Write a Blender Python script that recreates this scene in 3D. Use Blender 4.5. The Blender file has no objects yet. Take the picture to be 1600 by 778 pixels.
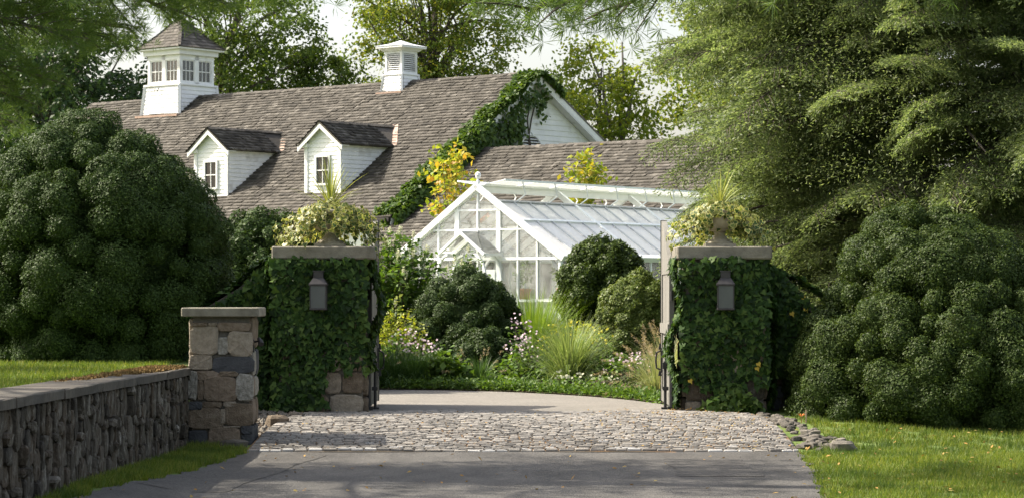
import bpy, math, random
import numpy as np
from mathutils import Vector, Matrix

R = random.Random(7)
RS = np.random.RandomState(11)
PI = math.pi
sc = bpy.context.scene
COL = sc.collection

# ------------------------------------------------------------------ camera
cam = bpy.data.cameras.new("camera")
cam.lens, cam.sensor_width = 90.0, 36.0
cam.shift_y = 72.0 / 1600.0
cam.clip_end = 2000.0
cam.dof.use_dof = True
cam.dof.focus_distance = 35.0
cam.dof.aperture_fstop = 8.0
camo = bpy.data.objects.new("camera", cam)
camo.location = (0, 0, 1.6)
camo.rotation_euler = (PI / 2, 0, 0)
COL.objects.link(camo)
sc.camera = camo

# ------------------------------------------------------------------ sky, sun, exposure
SUN_EL, SUN_AZ = math.radians(45), math.radians(-76)     # azimuth from +Y towards +X
w = bpy.data.worlds.new("World")
sc.world = w
w.use_nodes = True
wn = w.node_tree.nodes
sky = wn.new('ShaderNodeTexSky')
sky.sky_type = 'NISHITA'
sky.sun_disc = False
sky.sun_elevation = SUN_EL
sky.sun_rotation = SUN_AZ
sky.air_density = 1.0
sky.dust_density = 5.0
sky.ozone_density = 1.0
veil = wn.new('ShaderNodeMix'); veil.data_type = 'RGBA'; veil.blend_type = 'ADD'; veil.inputs[0].default_value = 1.0
veil.inputs[7].default_value = (1.6, 1.5, 1.36, 1)        # thin white cloud veil, even over the whole sky
w.node_tree.links.new(sky.outputs[0], veil.inputs[6])
w.node_tree.links.new(veil.outputs[2], wn['Background'].inputs[0])
wn['Background'].inputs[1].default_value = 0.118
S = Vector((math.sin(SUN_AZ) * math.cos(SUN_EL), math.cos(SUN_AZ) * math.cos(SUN_EL), math.sin(SUN_EL)))
sun = bpy.data.lights.new("sun", 'SUN')
sun.energy = 5.0
sun.angle = math.radians(0.5)
sun.color = (1.0, 0.91, 0.77)
suno = bpy.data.objects.new("sun", sun)
suno.rotation_euler = S.to_track_quat('Z', 'Y').to_euler()
suno.location = (-30, 20, 40)
COL.objects.link(suno)
sc.view_settings.view_transform = 'Standard'
sc.view_settings.look = 'None'
sc.view_settings.exposure = 1.08
sc.view_settings.gamma = 1.0

# ------------------------------------------------------------------ materials
def c4(c):
    return (c[0], c[1], c[2], 1.0)

def rand_fac(nt, island=1.0, objr=1.0):
    """one random number 0..1 per loose piece and per object"""
    n, l = nt.nodes, nt.links
    g = n.new('ShaderNodeNewGeometry')
    o = n.new('ShaderNodeObjectInfo')
    a = n.new('ShaderNodeMath'); a.operation = 'ADD'
    l.new(g.outputs['Random Per Island'], a.inputs[0]); l.new(o.outputs['Random'], a.inputs[1])
    f = n.new('ShaderNodeMath'); f.operation = 'FRACT'
    l.new(a.outputs[0], f.inputs[0])
    return f.outputs[0]

def ramp(nt, cols):
    r = nt.nodes.new('ShaderNodeValToRGB')
    e = r.color_ramp.elements
    while len(e) < len(cols):
        e.new(0.5)
    for i, c in enumerate(cols):
        e[i].position = i / (len(cols) - 1)
        e[i].color = c4(c)
    return r

def mat(name, cols, rough=0.8, scale=6.0, rnd=0.0, bump=0.3, bscale=None, spec=0.4, metal=0.0, stretch=(1, 1, 1), stain=None, dist=0.02, speck=None):
    m = bpy.data.materials.new(name)
    m.use_nodes = True
    nt = m.node_tree; n, l = nt.nodes, nt.links
    p = n['Principled BSDF']
    p.inputs['Roughness'].default_value = rough
    p.inputs['Specular IOR Level'].default_value = spec
    p.inputs['Metallic'].default_value = metal
    tc = n.new('ShaderNodeTexCoord'); mp = n.new('ShaderNodeMapping')
    mp.inputs['Scale'].default_value = stretch
    l.new(tc.outputs['Object'], mp.inputs[0])
    nz = n.new('ShaderNodeTexNoise'); nz.inputs['Scale'].default_value = scale
    nz.inputs['Detail'].default_value = 7; nz.inputs['Roughness'].default_value = 0.65
    l.new(mp.outputs[0], nz.inputs['Vector'])
    fac = nz.outputs[0]
    st = n.new('ShaderNodeMapRange'); st.inputs[1].default_value = 0.3; st.inputs[2].default_value = 0.7
    l.new(fac, st.inputs[0]); fac = st.outputs[0]
    if rnd > 0:
        rf = rand_fac(nt)
        mx = n.new('ShaderNodeMix'); mx.inputs[0].default_value = rnd
        l.new(fac, mx.inputs[2]); l.new(rf, mx.inputs[3])
        fac = mx.outputs[0]
    rp = ramp(nt, cols)
    l.new(fac, rp.inputs[0])
    col = rp.outputs[0]
    if stain:
        n2 = n.new('ShaderNodeTexNoise'); n2.inputs['Scale'].default_value = stain[1]; n2.inputs['Detail'].default_value = 5
        l.new(tc.outputs['Object'], n2.inputs['Vector'])
        s2 = n.new('ShaderNodeMapRange'); s2.inputs[1].default_value = stain[2]; s2.inputs[2].default_value = stain[2] + 0.13
        l.new(n2.outputs[0], s2.inputs[0])
        mm = n.new('ShaderNodeMix'); mm.data_type = 'RGBA'
        l.new(s2.outputs[0], mm.inputs[0]); l.new(col, mm.inputs[6]); mm.inputs[7].default_value = c4(stain[0])
        col = mm.outputs[2]
    if speck:
        n3 = n.new('ShaderNodeTexNoise'); n3.inputs['Scale'].default_value = speck[0]; n3.inputs['Detail'].default_value = 3; n3.inputs['Roughness'].default_value = .8
        l.new(tc.outputs['Object'], n3.inputs['Vector'])
        s3 = n.new('ShaderNodeMapRange'); s3.inputs[1].default_value = .35; s3.inputs[2].default_value = .65
        s3.inputs[3].default_value = 1 - speck[1]; s3.inputs[4].default_value = 1 + speck[1]
        l.new(n3.outputs[0], s3.inputs[0])
        m3 = n.new('ShaderNodeMix'); m3.data_type = 'RGBA'; m3.blend_type = 'MULTIPLY'; m3.inputs[0].default_value = 1.0
        l.new(col, m3.inputs[6]); l.new(s3.outputs[0], m3.inputs[7])
        col = m3.outputs[2]
    l.new(col, p.inputs['Base Color'])
    if bump > 0:
        b = n.new('ShaderNodeBump'); b.inputs['Strength'].default_value = bump; b.inputs['Distance'].default_value = dist
        nb = n.new('ShaderNodeTexNoise'); nb.inputs['Scale'].default_value = bscale or scale * 4; nb.inputs['Detail'].default_value = 6
        l.new(mp.outputs[0], nb.inputs['Vector'])
        l.new(nb.outputs[0], b.inputs['Height']); l.new(b.outputs[0], p.inputs['Normal'])
    return m

def leafmat(name, cols, trans=0.35, rough=0.5, spec=0.4, tcol=(1.25, 1.2, 0.6), rim=None, patch=None):
    m = bpy.data.materials.new(name)
    m.use_nodes = True
    nt = m.node_tree; n, l = nt.nodes, nt.links
    p = n['Principled BSDF']
    p.inputs['Roughness'].default_value = rough
    p.inputs['Specular IOR Level'].default_value = spec
    rp = ramp(nt, cols)
    l.new(rand_fac(nt), rp.inputs[0])
    col = rp.outputs[0]
    if rim:
        at = n.new('ShaderNodeAttribute'); at.attribute_name = 'rim'
        mr = n.new('ShaderNodeMapRange'); mr.inputs[1].default_value = 0.72; mr.inputs[2].default_value = 0.9
        l.new(at.outputs['Fac'], mr.inputs[0])
        mm = n.new('ShaderNodeMix'); mm.data_type = 'RGBA'
        l.new(mr.outputs[0], mm.inputs[0]); l.new(col, mm.inputs[6]); mm.inputs[7].default_value = c4(rim)
        col = mm.outputs[2]
    if patch:
        tc = n.new('ShaderNodeTexCoord'); nz = n.new('ShaderNodeTexNoise'); nz.inputs['Scale'].default_value = patch[1]; nz.inputs['Detail'].default_value = 4
        l.new(tc.outputs['Object'], nz.inputs['Vector'])
        mr = n.new('ShaderNodeMapRange'); mr.inputs[1].default_value = .42; mr.inputs[2].default_value = .68
        l.new(nz.outputs[0], mr.inputs[0])
        mm = n.new('ShaderNodeMix'); mm.data_type = 'RGBA'
        l.new(mr.outputs[0], mm.inputs[0]); l.new(col, mm.inputs[6]); mm.inputs[7].default_value = c4(patch[0])
        col = mm.outputs[2]
    l.new(col, p.inputs['Base Color'])
    t = n.new('ShaderNodeBsdfTranslucent')
    tm = n.new('ShaderNodeMix'); tm.data_type = 'RGBA'; tm.blend_type = 'MULTIPLY'; tm.inputs[0].default_value = 1.0
    l.new(col, tm.inputs[6]); tm.inputs[7].default_value = c4(tcol)
    l.new(tm.outputs[2], t.inputs[0])
    mx = n.new('ShaderNodeMixShader'); mx.inputs[0].default_value = trans
    l.new(p.outputs[0], mx.inputs[1]); l.new(t.outputs[0], mx.inputs[2])
    l.new(mx.outputs[0], n['Material Output'].inputs[0])
    return m

def glassmat(name, tint, refl, white=0.0):
    m = bpy.data.materials.new(name)
    m.use_nodes = True
    nt = m.node_tree; n, l = nt.nodes, nt.links
    n.remove(n['Principled BSDF'])
    tr = n.new('ShaderNodeBsdfTransparent'); tr.inputs[0].default_value = c4(tint)
    gl = n.new('ShaderNodeBsdfGlossy'); gl.inputs['Roughness'].default_value = 0.04
    fr = n.new('ShaderNodeFresnel'); fr.inputs[0].default_value = 1.5
    ad = n.new('ShaderNodeMath'); ad.operation = 'ADD'; ad.use_clamp = True
    ad.inputs[1].default_value = refl
    l.new(fr.outputs[0], ad.inputs[0])
    mx = n.new('ShaderNodeMixShader')
    l.new(ad.outputs[0], mx.inputs[0]); l.new(tr.outputs[0], mx.inputs[1]); l.new(gl.outputs[0], mx.inputs[2])
    out = mx.outputs[0]
    if white > 0:
        df = n.new('ShaderNodeBsdfDiffuse'); df.inputs[0].default_value = (.92, .9, .86, 1)
        tl = n.new('ShaderNodeBsdfTranslucent'); tl.inputs[0].default_value = (.9, .91, .9, 1)
        m1 = n.new('ShaderNodeMixShader'); m1.inputs[0].default_value = 0.4
        l.new(df.outputs[0], m1.inputs[1]); l.new(tl.outputs[0], m1.inputs[2])
        tc = n.new('ShaderNodeTexCoord'); nz = n.new('ShaderNodeTexNoise'); nz.inputs['Scale'].default_value = 1.6; nz.inputs['Detail'].default_value = 5
        l.new(tc.outputs['Object'], nz.inputs['Vector'])
        mr = n.new('ShaderNodeMapRange'); mr.inputs[1].default_value = .3; mr.inputs[2].default_value = .7
        mr.inputs[3].default_value = max(0, white - .18); mr.inputs[4].default_value = min(1, white + .12)
        l.new(nz.outputs[0], mr.inputs[0])
        m2 = n.new('ShaderNodeMixShader')
        l.new(mr.outputs[0], m2.inputs[0]); l.new(out, m2.inputs[1]); l.new(m1.outputs[0], m2.inputs[2])
        out = m2.outputs[0]
    l.new(out, n['Material Output'].inputs[0])
    return m

X = {}
X['earth'] = mat('earth', [(.035, .03, .018), (.07, .055, .03), (.05, .065, .02)], .95, 3, bump=.5)
X['lawnsoil'] = mat('lawn_soil', [(.05, .085, .015), (.09, .14, .025), (.12, .13, .03)], .95, 5, bump=.6, bscale=60)
X['asphalt'] = mat('asphalt', [(.043, .041, .038), (.07, .067, .062), (.10, .095, .087)], .88, 1.3, bump=.9, bscale=55, spec=.35, stretch=(1.6, .5, 1), dist=.015, speck=(34, .42))
X['patch'] = mat('asphalt_patch', [(.05, .047, .043), (.075, .071, .064)], .9, 3, bump=1.0, bscale=60, dist=.012, speck=(30, .5))
X['drive'] = mat('drive_tarmac', [(.145, .135, .118), (.195, .182, .16)], .9, 1.0, bump=.6, bscale=60, speck=(22, .25))
X['bed'] = mat('bed_mulch', [(.03, .02, .012), (.07, .045, .025)], .95, 14, bump=.8)
X['joint'] = mat('joint_grit', [(.05, .043, .033), (.11, .09, .065)], .95, 10, bump=.6, stain=((.2, .115, .05), 1.1, .52))
X['cobble'] = mat('granite_cobble', [(.12, .113, .103), (.2, .188, .17), (.275, .26, .237), (.22, .188, .15)], .8, 9, rnd=.66, bump=.7, bscale=40, dist=.015, speck=(30, .25))
X['pale_cobble'] = mat('pale_granite', [(.3, .3, .3), (.4, .395, .38)], .8, 9, rnd=.5, bump=.5)
X['concrete'] = mat('cap_stone', [(.12, .11, .085), (.19, .175, .14), (.25, .235, .19)], .9, 5, bump=.35, bscale=40, stain=((.1, .095, .075), 3.0, .56))
X['wallcap'] = mat('wall_cap_stone', [(.048, .042, .033), (.08, .07, .056), (.115, .102, .08)], .9, 4, bump=.4, stain=((.06, .055, .045), 1.7, .52))
X['mortar'] = mat('mortar', [(.085, .077, .062), (.15, .136, .11)], .95, 18, bump=.6)
X['darkmortar'] = mat('dark_mortar', [(.03, .026, .02), (.065, .057, .044)], .95, 18, bump=.6)
X['wallstone'] = mat('wall_stone', [(.014, .012, .009), (.036, .03, .021), (.062, .053, .039), (.055, .04, .025), (.09, .08, .062), (.17, .155, .128)], .85, 7, rnd=.75, bump=.9, bscale=28, dist=.03, stretch=(1, 1, .5), stain=((.21, .2, .17), 6, .6), speck=(40, .3))
X['tan'] = mat('tan_stone', [(.13, .108, .078), (.23, .195, .148), (.31, .27, .215)], .9, 14, rnd=.25, bump=.9, bscale=35, dist=.02)
X['orange'] = mat('orange_stone', [(.105, .08, .056), (.175, .135, .097), (.23, .19, .148)], .9, 12, rnd=.2, bump=.9, bscale=35, dist=.02)
X['slate'] = mat('slate_stone', [(.028, .03, .033), (.06, .063, .068)], .75, 10, rnd=.2, bump=.6, dist=.02)
X['pale'] = mat('lichen_stone', [(.13, .122, .1), (.24, .228, .195), (.4, .39, .355)], .9, 22, rnd=.15, bump=.9, dist=.02)
X['brown'] = mat('brown_stone', [(.075, .055, .036), (.14, .108, .075), (.21, .172, .128)], .9, 13, rnd=.2, bump=.9, dist=.02)
X['rock'] = mat('edging_rock', [(.06, .055, .047), (.12, .108, .09), (.19, .172, .145)], .85, 9, rnd=.7, bump=.6)
X['shingle'] = mat('cedar_shingle', [(.016, .014, .011), (.040, .035, .027), (.060, .053, .042), (.082, .073, .06), (.172, .158, .136)], .8, 2.0, rnd=.72, bump=.5, bscale=18, stretch=(3, .6, .6))
X['white'] = mat('white_paint', [(.66, .665, .65), (.77, .77, .75)], .6, 2, bump=.08, spec=.3, stain=((.52, .51, .47), 1.6, .6))
X['gwhite'] = mat('greenhouse_paint', [(.76, .79, .78), (.84, .86, .85)], .45, 3, bump=.03, spec=.5)
X['grey'] = mat('grey_metal', [(.3, .31, .31), (.4, .41, .41)], .5, 4, bump=.05)
X['shadegrey'] = mat('shade_grey_bar', [(.45, .47, .48), (.55, .57, .58)], .5, 4, bump=.05)  # grey puts the shadow lines between roof panes into the bar colour
X['copper'] = mat('copper_flashing', [(.3, .2, .15), (.42, .31, .25)], .5, 3, bump=.1, metal=.3)
X['lead'] = mat('lead_cap', [(.5, .53, .56), (.62, .65, .68)], .45, 2, bump=.08)
X['black'] = mat('black_iron', [(.012, .012, .013), (.025, .025, .025)], .5, 10, bump=.1)
X['gutter'] = mat('dark_gutter', [(.02, .017, .015), (.035, .03, .027)], .6, 6, bump=.1)
X['bronze'] = mat('aged_bronze', [(.03, .028, .029), (.055, .052, .052)], .5, 12, bump=.1, metal=.2)
X['gate'] = mat('gate_oak', [(.11, .106, .094), (.165, .16, .142), (.21, .203, .18)], .75, 5, bump=.3, stretch=(1, 1, .2))
X['urn'] = mat('urn_stone', [(.28, .25, .19), (.42, .38, .3), (.5, .46, .37)], .9, 9, bump=.4, stain=((.2, .175, .13), 8, .58))
X['oakin'] = mat('interior_wood', [(.2, .1, .045), (.32, .17, .085)], .7, 5, bump=.1)
X['darkglass'] = mat('dark_window_glass', [(.012, .013, .014), (.02, .021, .023)], .06, 2, bump=0, spec=.6)
X['lampglass'] = mat('frosted_lamp_glass', [(.065, .073, .07), (.09, .10, .097)], .35, 3, bump=.03)
X['bulb'] = mat('candle_sleeve', [(.45, .43, .38), (.5, .48, .43)], .6, 3, bump=0)
X['glass'] = glassmat('clear_glass', (.9, .95, .94), .07)
X['hazyglass'] = glassmat('limewashed_glass', (.96, .98, .98), .03, .09)
X['ventglass'] = glassmat('vent_glass', (.9, .95, .96), .08, .5)
X['whiteglass'] = glassmat('shaded_roof_glass', (.93, .95, .95), .05, .93)
X['bark'] = mat('bark', [(.05, .042, .035), (.1, .085, .07), (.14, .125, .11)], .95, 6, bump=1.0, stretch=(1, 1, .25), dist=.04)
X['greybark'] = mat('grey_bark', [(.08, .072, .062), (.15, .135, .118)], .95, 6, bump=.8, stretch=(1, 1, .25), dist=.04)
X['twig'] = mat('twig', [(.05, .042, .032), (.09, .075, .058)], .95, 8, bump=.5)
X['moss'] = mat('brown_moss', [(.12, .07, .025), (.2, .12, .04), (.13, .11, .03)], .95, 9, rnd=.5, bump=.5)
X['pot'] = mat('orange_pot', [(.6, .16, .03), (.75, .24, .05)], .6, 5, bump=.1)
X['terracotta'] = mat('terracotta', [(.42, .2, .11), (.5, .27, .16)], .8, 6, bump=.2)
X['wood'] = mat('stake_wood', [(.4, .3, .19), (.5, .4, .27)], .8, 7, bump=.2)
L = {}
L['box'] = leafmat('boxwood_leaf', [(.021, .042, .008), (.03, .058, .011), (.042, .076, .015), (.064, .105, .024)], .2, .55, .16)
L['boxlit'] = leafmat('boxwood_leaf_lit', [(.019, .038, .007), (.03, .054, .010), (.047, .077, .015), (.085, .12, .03)], .28, .52, .16)  # copy of the boxwood leaf with sunlit tips put into its paler tones
L['lightbox'] = leafmat('light_boxwood_leaf', [(.05, .08, .014), (.08, .12, .022), (.12, .165, .034), (.17, .2, .06)], .28, .5, .22)
L['yew'] = leafmat('yew_leaf', [(.024, .046, .011), (.038, .068, .016), (.058, .094, .024)], .22, .55, .2)
L['midbox'] = leafmat('holly_leaf', [(.028, .05, .009), (.05, .082, .014), (.08, .12, .022)], .25, .5, .22)
L['ivy'] = leafmat('ivy_leaf', [(.009, .023, .005), (.016, .04, .008), (.026, .06, .011), (.044, .09, .017), (.085, .135, .03)], .25, .52, .16)
L['ivylight'] = leafmat('barn_ivy_leaf', [(.03, .065, .01), (.055, .105, .016), (.10, .155, .024)], .35, .5, .3)
L['yellowleaf'] = leafmat('yellow_leaf', [(.5, .34, .03), (.62, .45, .06)], .3, .5)
L['varieg'] = leafmat('variegated_ivy_leaf', [(.035, .075, .015), (.06, .11, .02), (.10, .15, .03), (.3, .32, .07)], .38, .45, .4, rim=(.52, .5, .2))
L['spike'] = leafmat('spike_leaf', [(.16, .2, .05), (.26, .3, .08), (.4, .42, .16)], .3, .4, .5)
L['oak'] = leafmat('oak_leaf', [(.055, .095, .02), (.09, .14, .026), (.14, .19, .036)], .5, .5)
L['maple'] = leafmat('bright_tree_leaf', [(.07, .115, .018), (.11, .165, .025), (.16, .21, .035), (.24, .23, .04)], .5, .5)
L['lime'] = leafmat('yellow_green_leaf', [(.12, .18, .024), (.19, .25, .034), (.28, .3, .045)], .58, .5)
L['dark'] = leafmat('dark_tree_leaf', [(.018, .042, .014), (.03, .065, .02), (.045, .085, .024)], .3, .5)
L['autumn'] = leafmat('autumn_leaf', [(.16, .23, .02), (.24, .3, .03), (.34, .36, .04), (.44, .36, .04), (.46, .25, .03)], .45, .5)
L['sapling'] = leafmat('sapling_leaf', [(.13, .2, .02), (.22, .28, .03), (.32, .33, .04), (.4, .3, .03)], .45, .5)
L['hemlock'] = leafmat('hemlock_needle', [(.115, .165, .065), (.16, .21, .085), (.205, .255, .11), (.265, .3, .15)], .54, .5, .3, tcol=(1.1, 1.15, .7))
L['pine'] = leafmat('pine_needle', [(.07, .13, .038), (.11, .18, .05), (.16, .23, .065)], .5, .5, .3)
L['grass'] = leafmat('lawn_blade', [(.07, .12, .014), (.115, .175, .02), (.17, .225, .03), (.26, .25, .07)], .4, .6, .3, patch=((.055, .1, .018), 1.3))
L['brightgrass'] = leafmat('maiden_grass_blade', [(.1, .19, .02), (.15, .25, .03), (.22, .3, .05)], .4, .5)
L['palegrass'] = leafmat('striped_grass_blade', [(.13, .2, .06), (.2, .28, .10), (.3, .36, .17)], .38, .5)
L['strawgrass'] = leafmat('fountain_grass_blade', [(.2, .26, .11), (.3, .34, .17), (.42, .42, .26)], .35, .6)
L['plume'] = leafmat('grass_plume', [(.32, .26, .18), (.46, .38, .29)], .4, .8, .1)
L['darkgrass'] = leafmat('lilyturf_blade', [(.035, .085, .02), (.06, .12, .03), (.085, .155, .04)], .35, .5)
L['herb'] = leafmat('herb_leaf', [(.05, .11, .015), (.085, .16, .022), (.13, .21, .03)], .4, .55)
L['gold'] = leafmat('golden_leaf', [(.16, .22, .02), (.26, .31, .03), (.36, .37, .05)], .4, .55)
L['pink'] = leafmat('pink_petal', [(.62, .42, .5), (.74, .58, .64), (.8, .72, .74)], .35, .6, .2, tcol=(1, 1, 1))
L['cream'] = leafmat('cream_floret', [(.52, .54, .36), (.66, .66, .5)], .35, .7, .2, tcol=(1, 1, .9))
L['yellowflower'] = leafmat('yellow_floret', [(.42, .4, .03), (.58, .52, .06)], .35, .7, .2)
L['litter'] = leafmat('fallen_leaf', [(.2, .12, .04), (.35, .2, .06), (.3, .24, .08)], .1, .8, .2)

# ------------------------------------------------------------------ object helpers
def link(o, parent=None, loc=None):
    COL.objects.link(o)
    if parent is not None:
        o.parent = parent
    if loc is not None:
        o.location = loc
    return o

def tag(o, label=None, cat=None, group=None, kind=None):
    if label: o['label'] = label
    if cat: o['category'] = cat
    if group: o['group'] = group
    if kind: o['kind'] = kind
    return o

def thing(name, label, cat, loc=(0, 0, 0), rz=0.0, group=None):
    o = bpy.data.objects.new(name, None)
    o.empty_display_size = 0.2
    o.location = loc; o.rotation_euler = (0, 0, rz)
    COL.objects.link(o)
    return tag(o, label, cat, group)

def meshobj(name, me, parent=None, loc=None):
    return link(bpy.data.objects.new(name, me), parent, loc)

class MB:
    def __init__(s):
        s.v = []; s.f = []
    def add(s, vs, fs, M=None):
        b = len(s.v)
        s.v += [tuple(M @ Vector(v)) if M is not None else tuple(v) for v in vs]
        s.f += [tuple(b + i for i in f) for f in fs]
        return s
    def box(s, c, d, M=None, taper=(1, 1)):
        x, y, z = d[0] / 2, d[1] / 2, d[2] / 2
        tx, ty = x * taper[0], y * taper[1]
        vs = [(c[0] + a, c[1] + b, c[2] + e) for a, b, e in
              [(-x, -y, -z), (x, -y, -z), (x, y, -z), (-x, y, -z), (-tx, -ty, z), (tx, -ty, z), (tx, ty, z), (-tx, ty, z)]]
        return s.add(vs, [(0, 3, 2, 1), (4, 5, 6, 7), (0, 1, 5, 4), (1, 2, 6, 5), (2, 3, 7, 6), (3, 0, 4, 7)], M)
    def bbox(s, c, d, bv=.01, M=None):
        """box with chamfered top and vertical edges"""
        x, y, z = d[0] / 2, d[1] / 2, d[2] / 2
        def ring(dx, dy, zz, k):
            return [(c[0] + a, c[1] + b, c[2] + zz) for a, b in
                    [(-dx + k, -dy), (dx - k, -dy), (dx, -dy + k), (dx, dy - k), (dx - k, dy), (-dx + k, dy), (-dx, dy - k), (-dx, -dy + k)]]
        vs = ring(x - bv, y - bv, -z, bv) + ring(x, y, -z + bv, bv) + ring(x, y, z - bv, bv) + ring(x - bv, y - bv, z, bv)
        fs = [tuple(range(7, -1, -1)), tuple(range(24, 32))]
        for r in range(3):
            for i in range(8):
                j = (i + 1) % 8
                fs.append((r * 8 + i, r * 8 + j, r * 8 + 8 + j, r * 8 + 8 + i))
        return s.add(vs, fs, M)
    def bar(s, p, q, w, h, up=(0, 0, 1), M=None):
        p, q = Vector(p), Vector(q)
        d = (q - p).normalized()
        u = Vector(up)
        a = d.cross(u)
        if a.length < 1e-4: a = d.cross(Vector((1, 0, 0)))
        a.normalize(); b = a.cross(d).normalized()
        vs = []
        for e in (p, q):
            for i, j in ((-1, -1), (1, -1), (1, 1), (-1, 1)):
                vs.append(e + a * (w / 2 * i) + b * (h / 2 * j))
        return s.add(vs, [(0, 3, 2, 1), (4, 5, 6, 7), (0, 1, 5, 4), (1, 2, 6, 5), (2, 3, 7, 6), (3, 0, 4, 7)], M)
    def tube(s, pts, rad, n=7, M=None, cap=True):
        pts = [Vector(p) for p in pts]
        b0 = len(s.v)
        ref = Vector((.31, .17, .93))
        vs = []
        for i, p in enumerate(pts):
            d = (pts[min(i + 1, len(pts) - 1)] - pts[max(i - 1, 0)]).normalized()
            a = d.cross(ref)
            if a.length < .05: a = d.cross(Vector((1, 0, 0)))
            a.normalize(); b = d.cross(a)
            r = rad[i] if isinstance(rad, (list, tuple)) else rad
            for k in range(n):
                t = 2 * PI * k / n
                vs.append(p + a * (r * math.cos(t)) + b * (r * math.sin(t)))
        fs = []
        for i in range(len(pts) - 1):
            for k in range(n):
                j = (k + 1) % n
                fs.append((i * n + k, i * n + j, i * n + n + j, i * n + n + k))
        if cap:
            fs.append(tuple(range(n - 1, -1, -1))); fs.append(tuple(range((len(pts) - 1) * n, len(pts) * n)))
        return s.add(vs, fs, M)
    def lathe(s, prof, n=28, c=(0, 0, 0), M=None, flute=0.0, nf=12):
        vs = []
        for r, z in prof:
            for k in range(n):
                t = 2 * PI * k / n
                rr = r * (1 + flute * math.cos(nf * t))
                vs.append((c[0] + rr * math.cos(t), c[1] + rr * math.sin(t), c[2] + z))
        fs = []
        for i in range(len(prof) - 1):
            for k in range(n):
                j = (k + 1) % n
                fs.append((i * n + k, i * n + j, i * n + n + j, i * n + n + k))
        fs.append(tuple(range(n - 1, -1, -1))); fs.append(tuple(range((len(prof) - 1) * n, len(prof) * n)))
        return s.add(vs, fs, M)
    def prism(s, poly, dvec, M=None):
        """closed polygon (3D points) pushed along dvec"""
        n = len(poly); d = Vector(dvec)
        a = [Vector(p) for p in poly]; b = [p + d for p in a]
        fs = [tuple(range(n)), tuple(range(2 * n - 1, n - 1, -1))]
        for i in range(n):
            j = (i + 1) % n
            fs.append((i, i + n, j + n, j))
        return s.add(a + b, fs, M)
    def mesh(s, name, m=None, smooth=False):
        me = bpy.data.meshes.new(name)
        me.from_pydata(s.v, [], s.f)
        if m is not None: me.materials.append(m)
        if smooth: me.polygons.foreach_set('use_smooth', [True] * len(me.polygons))
        me.update()
        return me
    def build(s, name, m, parent=None, loc=None, smooth=False):
        return meshobj(name, s.mesh(name, m, smooth), parent, loc)

def np_mesh(name, V, F, m, smooth=False, attr=None):
    """V (n,3), F (k,s): all faces with the same number of corners"""
    V = np.asarray(V, np.float32); F = np.asarray(F, np.int32)
    k, s = F.shape
    me = bpy.data.meshes.new(name)
    me.vertices.add(len(V)); me.vertices.foreach_set('co', V.ravel())
    me.loops.add(k * s); me.loops.foreach_set('vertex_index', F.ravel())
    me.polygons.add(k); me.polygons.foreach_set('loop_start', np.arange(0, k * s, s, dtype=np.int32))
    try: me.polygons.foreach_set('loop_total', np.full(k, s, np.int32))
    except Exception: pass
    if smooth: me.polygons.foreach_set('use_smooth', np.ones(k, bool))
    if m is not None: me.materials.append(m)
    if attr is not None:
        a = me.attributes.new(attr[0], 'FLOAT', 'POINT'); a.data.foreach_set('value', np.asarray(attr[1], np.float32))
    me.update(calc_edges=True)
    return me

def unit(a):
    return a / (np.linalg.norm(a, axis=-1, keepdims=True) + 1e-9)

QUADLEAF = [(0, 0, 0), (-.5, .5, .12), (0, 1, 0), (.5, .45, .12)]
IVYLEAF = [(0, 0, 0), (-.42, -.14, .03), (-.5, .3, .05), (-.24, .52, .02), (0, 1.0, -.06), (.24, .5, .02), (.52, .28, .05), (.40, -.16, .03)]

def leaves(P, N, T, ln, wd, shape=QUADLEAF, rs=RS):
    """one leaf per point: normal N, tip direction T"""
    P = np.asarray(P, float); n = len(P)
    N = unit(N); T = T - (T * N).sum(1, keepdims=True) * N
    T = unit(T); B = np.cross(N, T)
    ln = np.broadcast_to(ln, (n,))[:, None]; wd = np.broadcast_to(wd, (n,))[:, None]
    V = [P + B * (wd * x) + T * (ln * y) + N * (wd * z) for x, y, z in shape]
    s = len(shape)
    V = np.stack(V, 1).reshape(-1, 3)
    F = np.arange(n * s).reshape(n, s)
    return V, F

def leaves_fan(P, N, T, ln, wd, shape=IVYLEAF):
    """leaf as a triangle fan round a centre, with a 'rim' value (0 centre, 1 edge)"""
    P = np.asarray(P, float); n = len(P)
    N = unit(N); T = T - (T * N).sum(1, keepdims=True) * N
    T = unit(T); B = np.cross(N, T)
    ln = np.broadcast_to(ln, (n,))[:, None]; wd = np.broadcast_to(wd, (n,))[:, None]
    pts = [(0, .35, .06)] + list(shape)
    V = np.stack([P + B * (wd * x) + T * (ln * y) + N * (wd * z) for x, y, z in pts], 1)
    s = len(pts); k = s - 1
    tri = np.array([[0, 1 + i, 1 + (i + 1) % k] for i in range(k)])
    F = (np.arange(n)[:, None, None] * s + tri[None]).reshape(-1, 3)
    rim = np.tile(np.array([0.0] + [1.0] * k), n)
    return V.reshape(-1, 3), F, rim

def randn(n):
    return RS.randn(n, 3)

def sph(n):
    return unit(RS.randn(n, 3))

# ------------------------------------------------------------------ terrain
def base_z(Y):
    return np.interp(Y, [-50, 29.6, 30.6, 33.6, 35.2, 900], [-.3, -.3, -.275, -.075, 0, 0])

def gz(x, Y):
    x = np.asarray(x, float); Y = np.asarray(Y, float)
    b = base_z(Y)
    verge = .17 * np.clip((-3.1 - x) / .8, 0, 1) * np.clip((31.2 - Y) / 8, 0, 1)
    b = b + verge
    up = np.clip((-4.12 - x) / .12, 0, 1) * np.clip((37.4 - Y) / 1.0, 0, 1)
    b = b * (1 - up) + .68 * up
    swell = np.clip((x - 3.6) / 3, 0, 1) * (.05 * np.sin(x * .9 + Y * .35) + .03 * np.sin(Y * .8 - x * .4)) * np.clip((36 - Y) / 4, 0, 1)
    return b + swell

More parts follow.
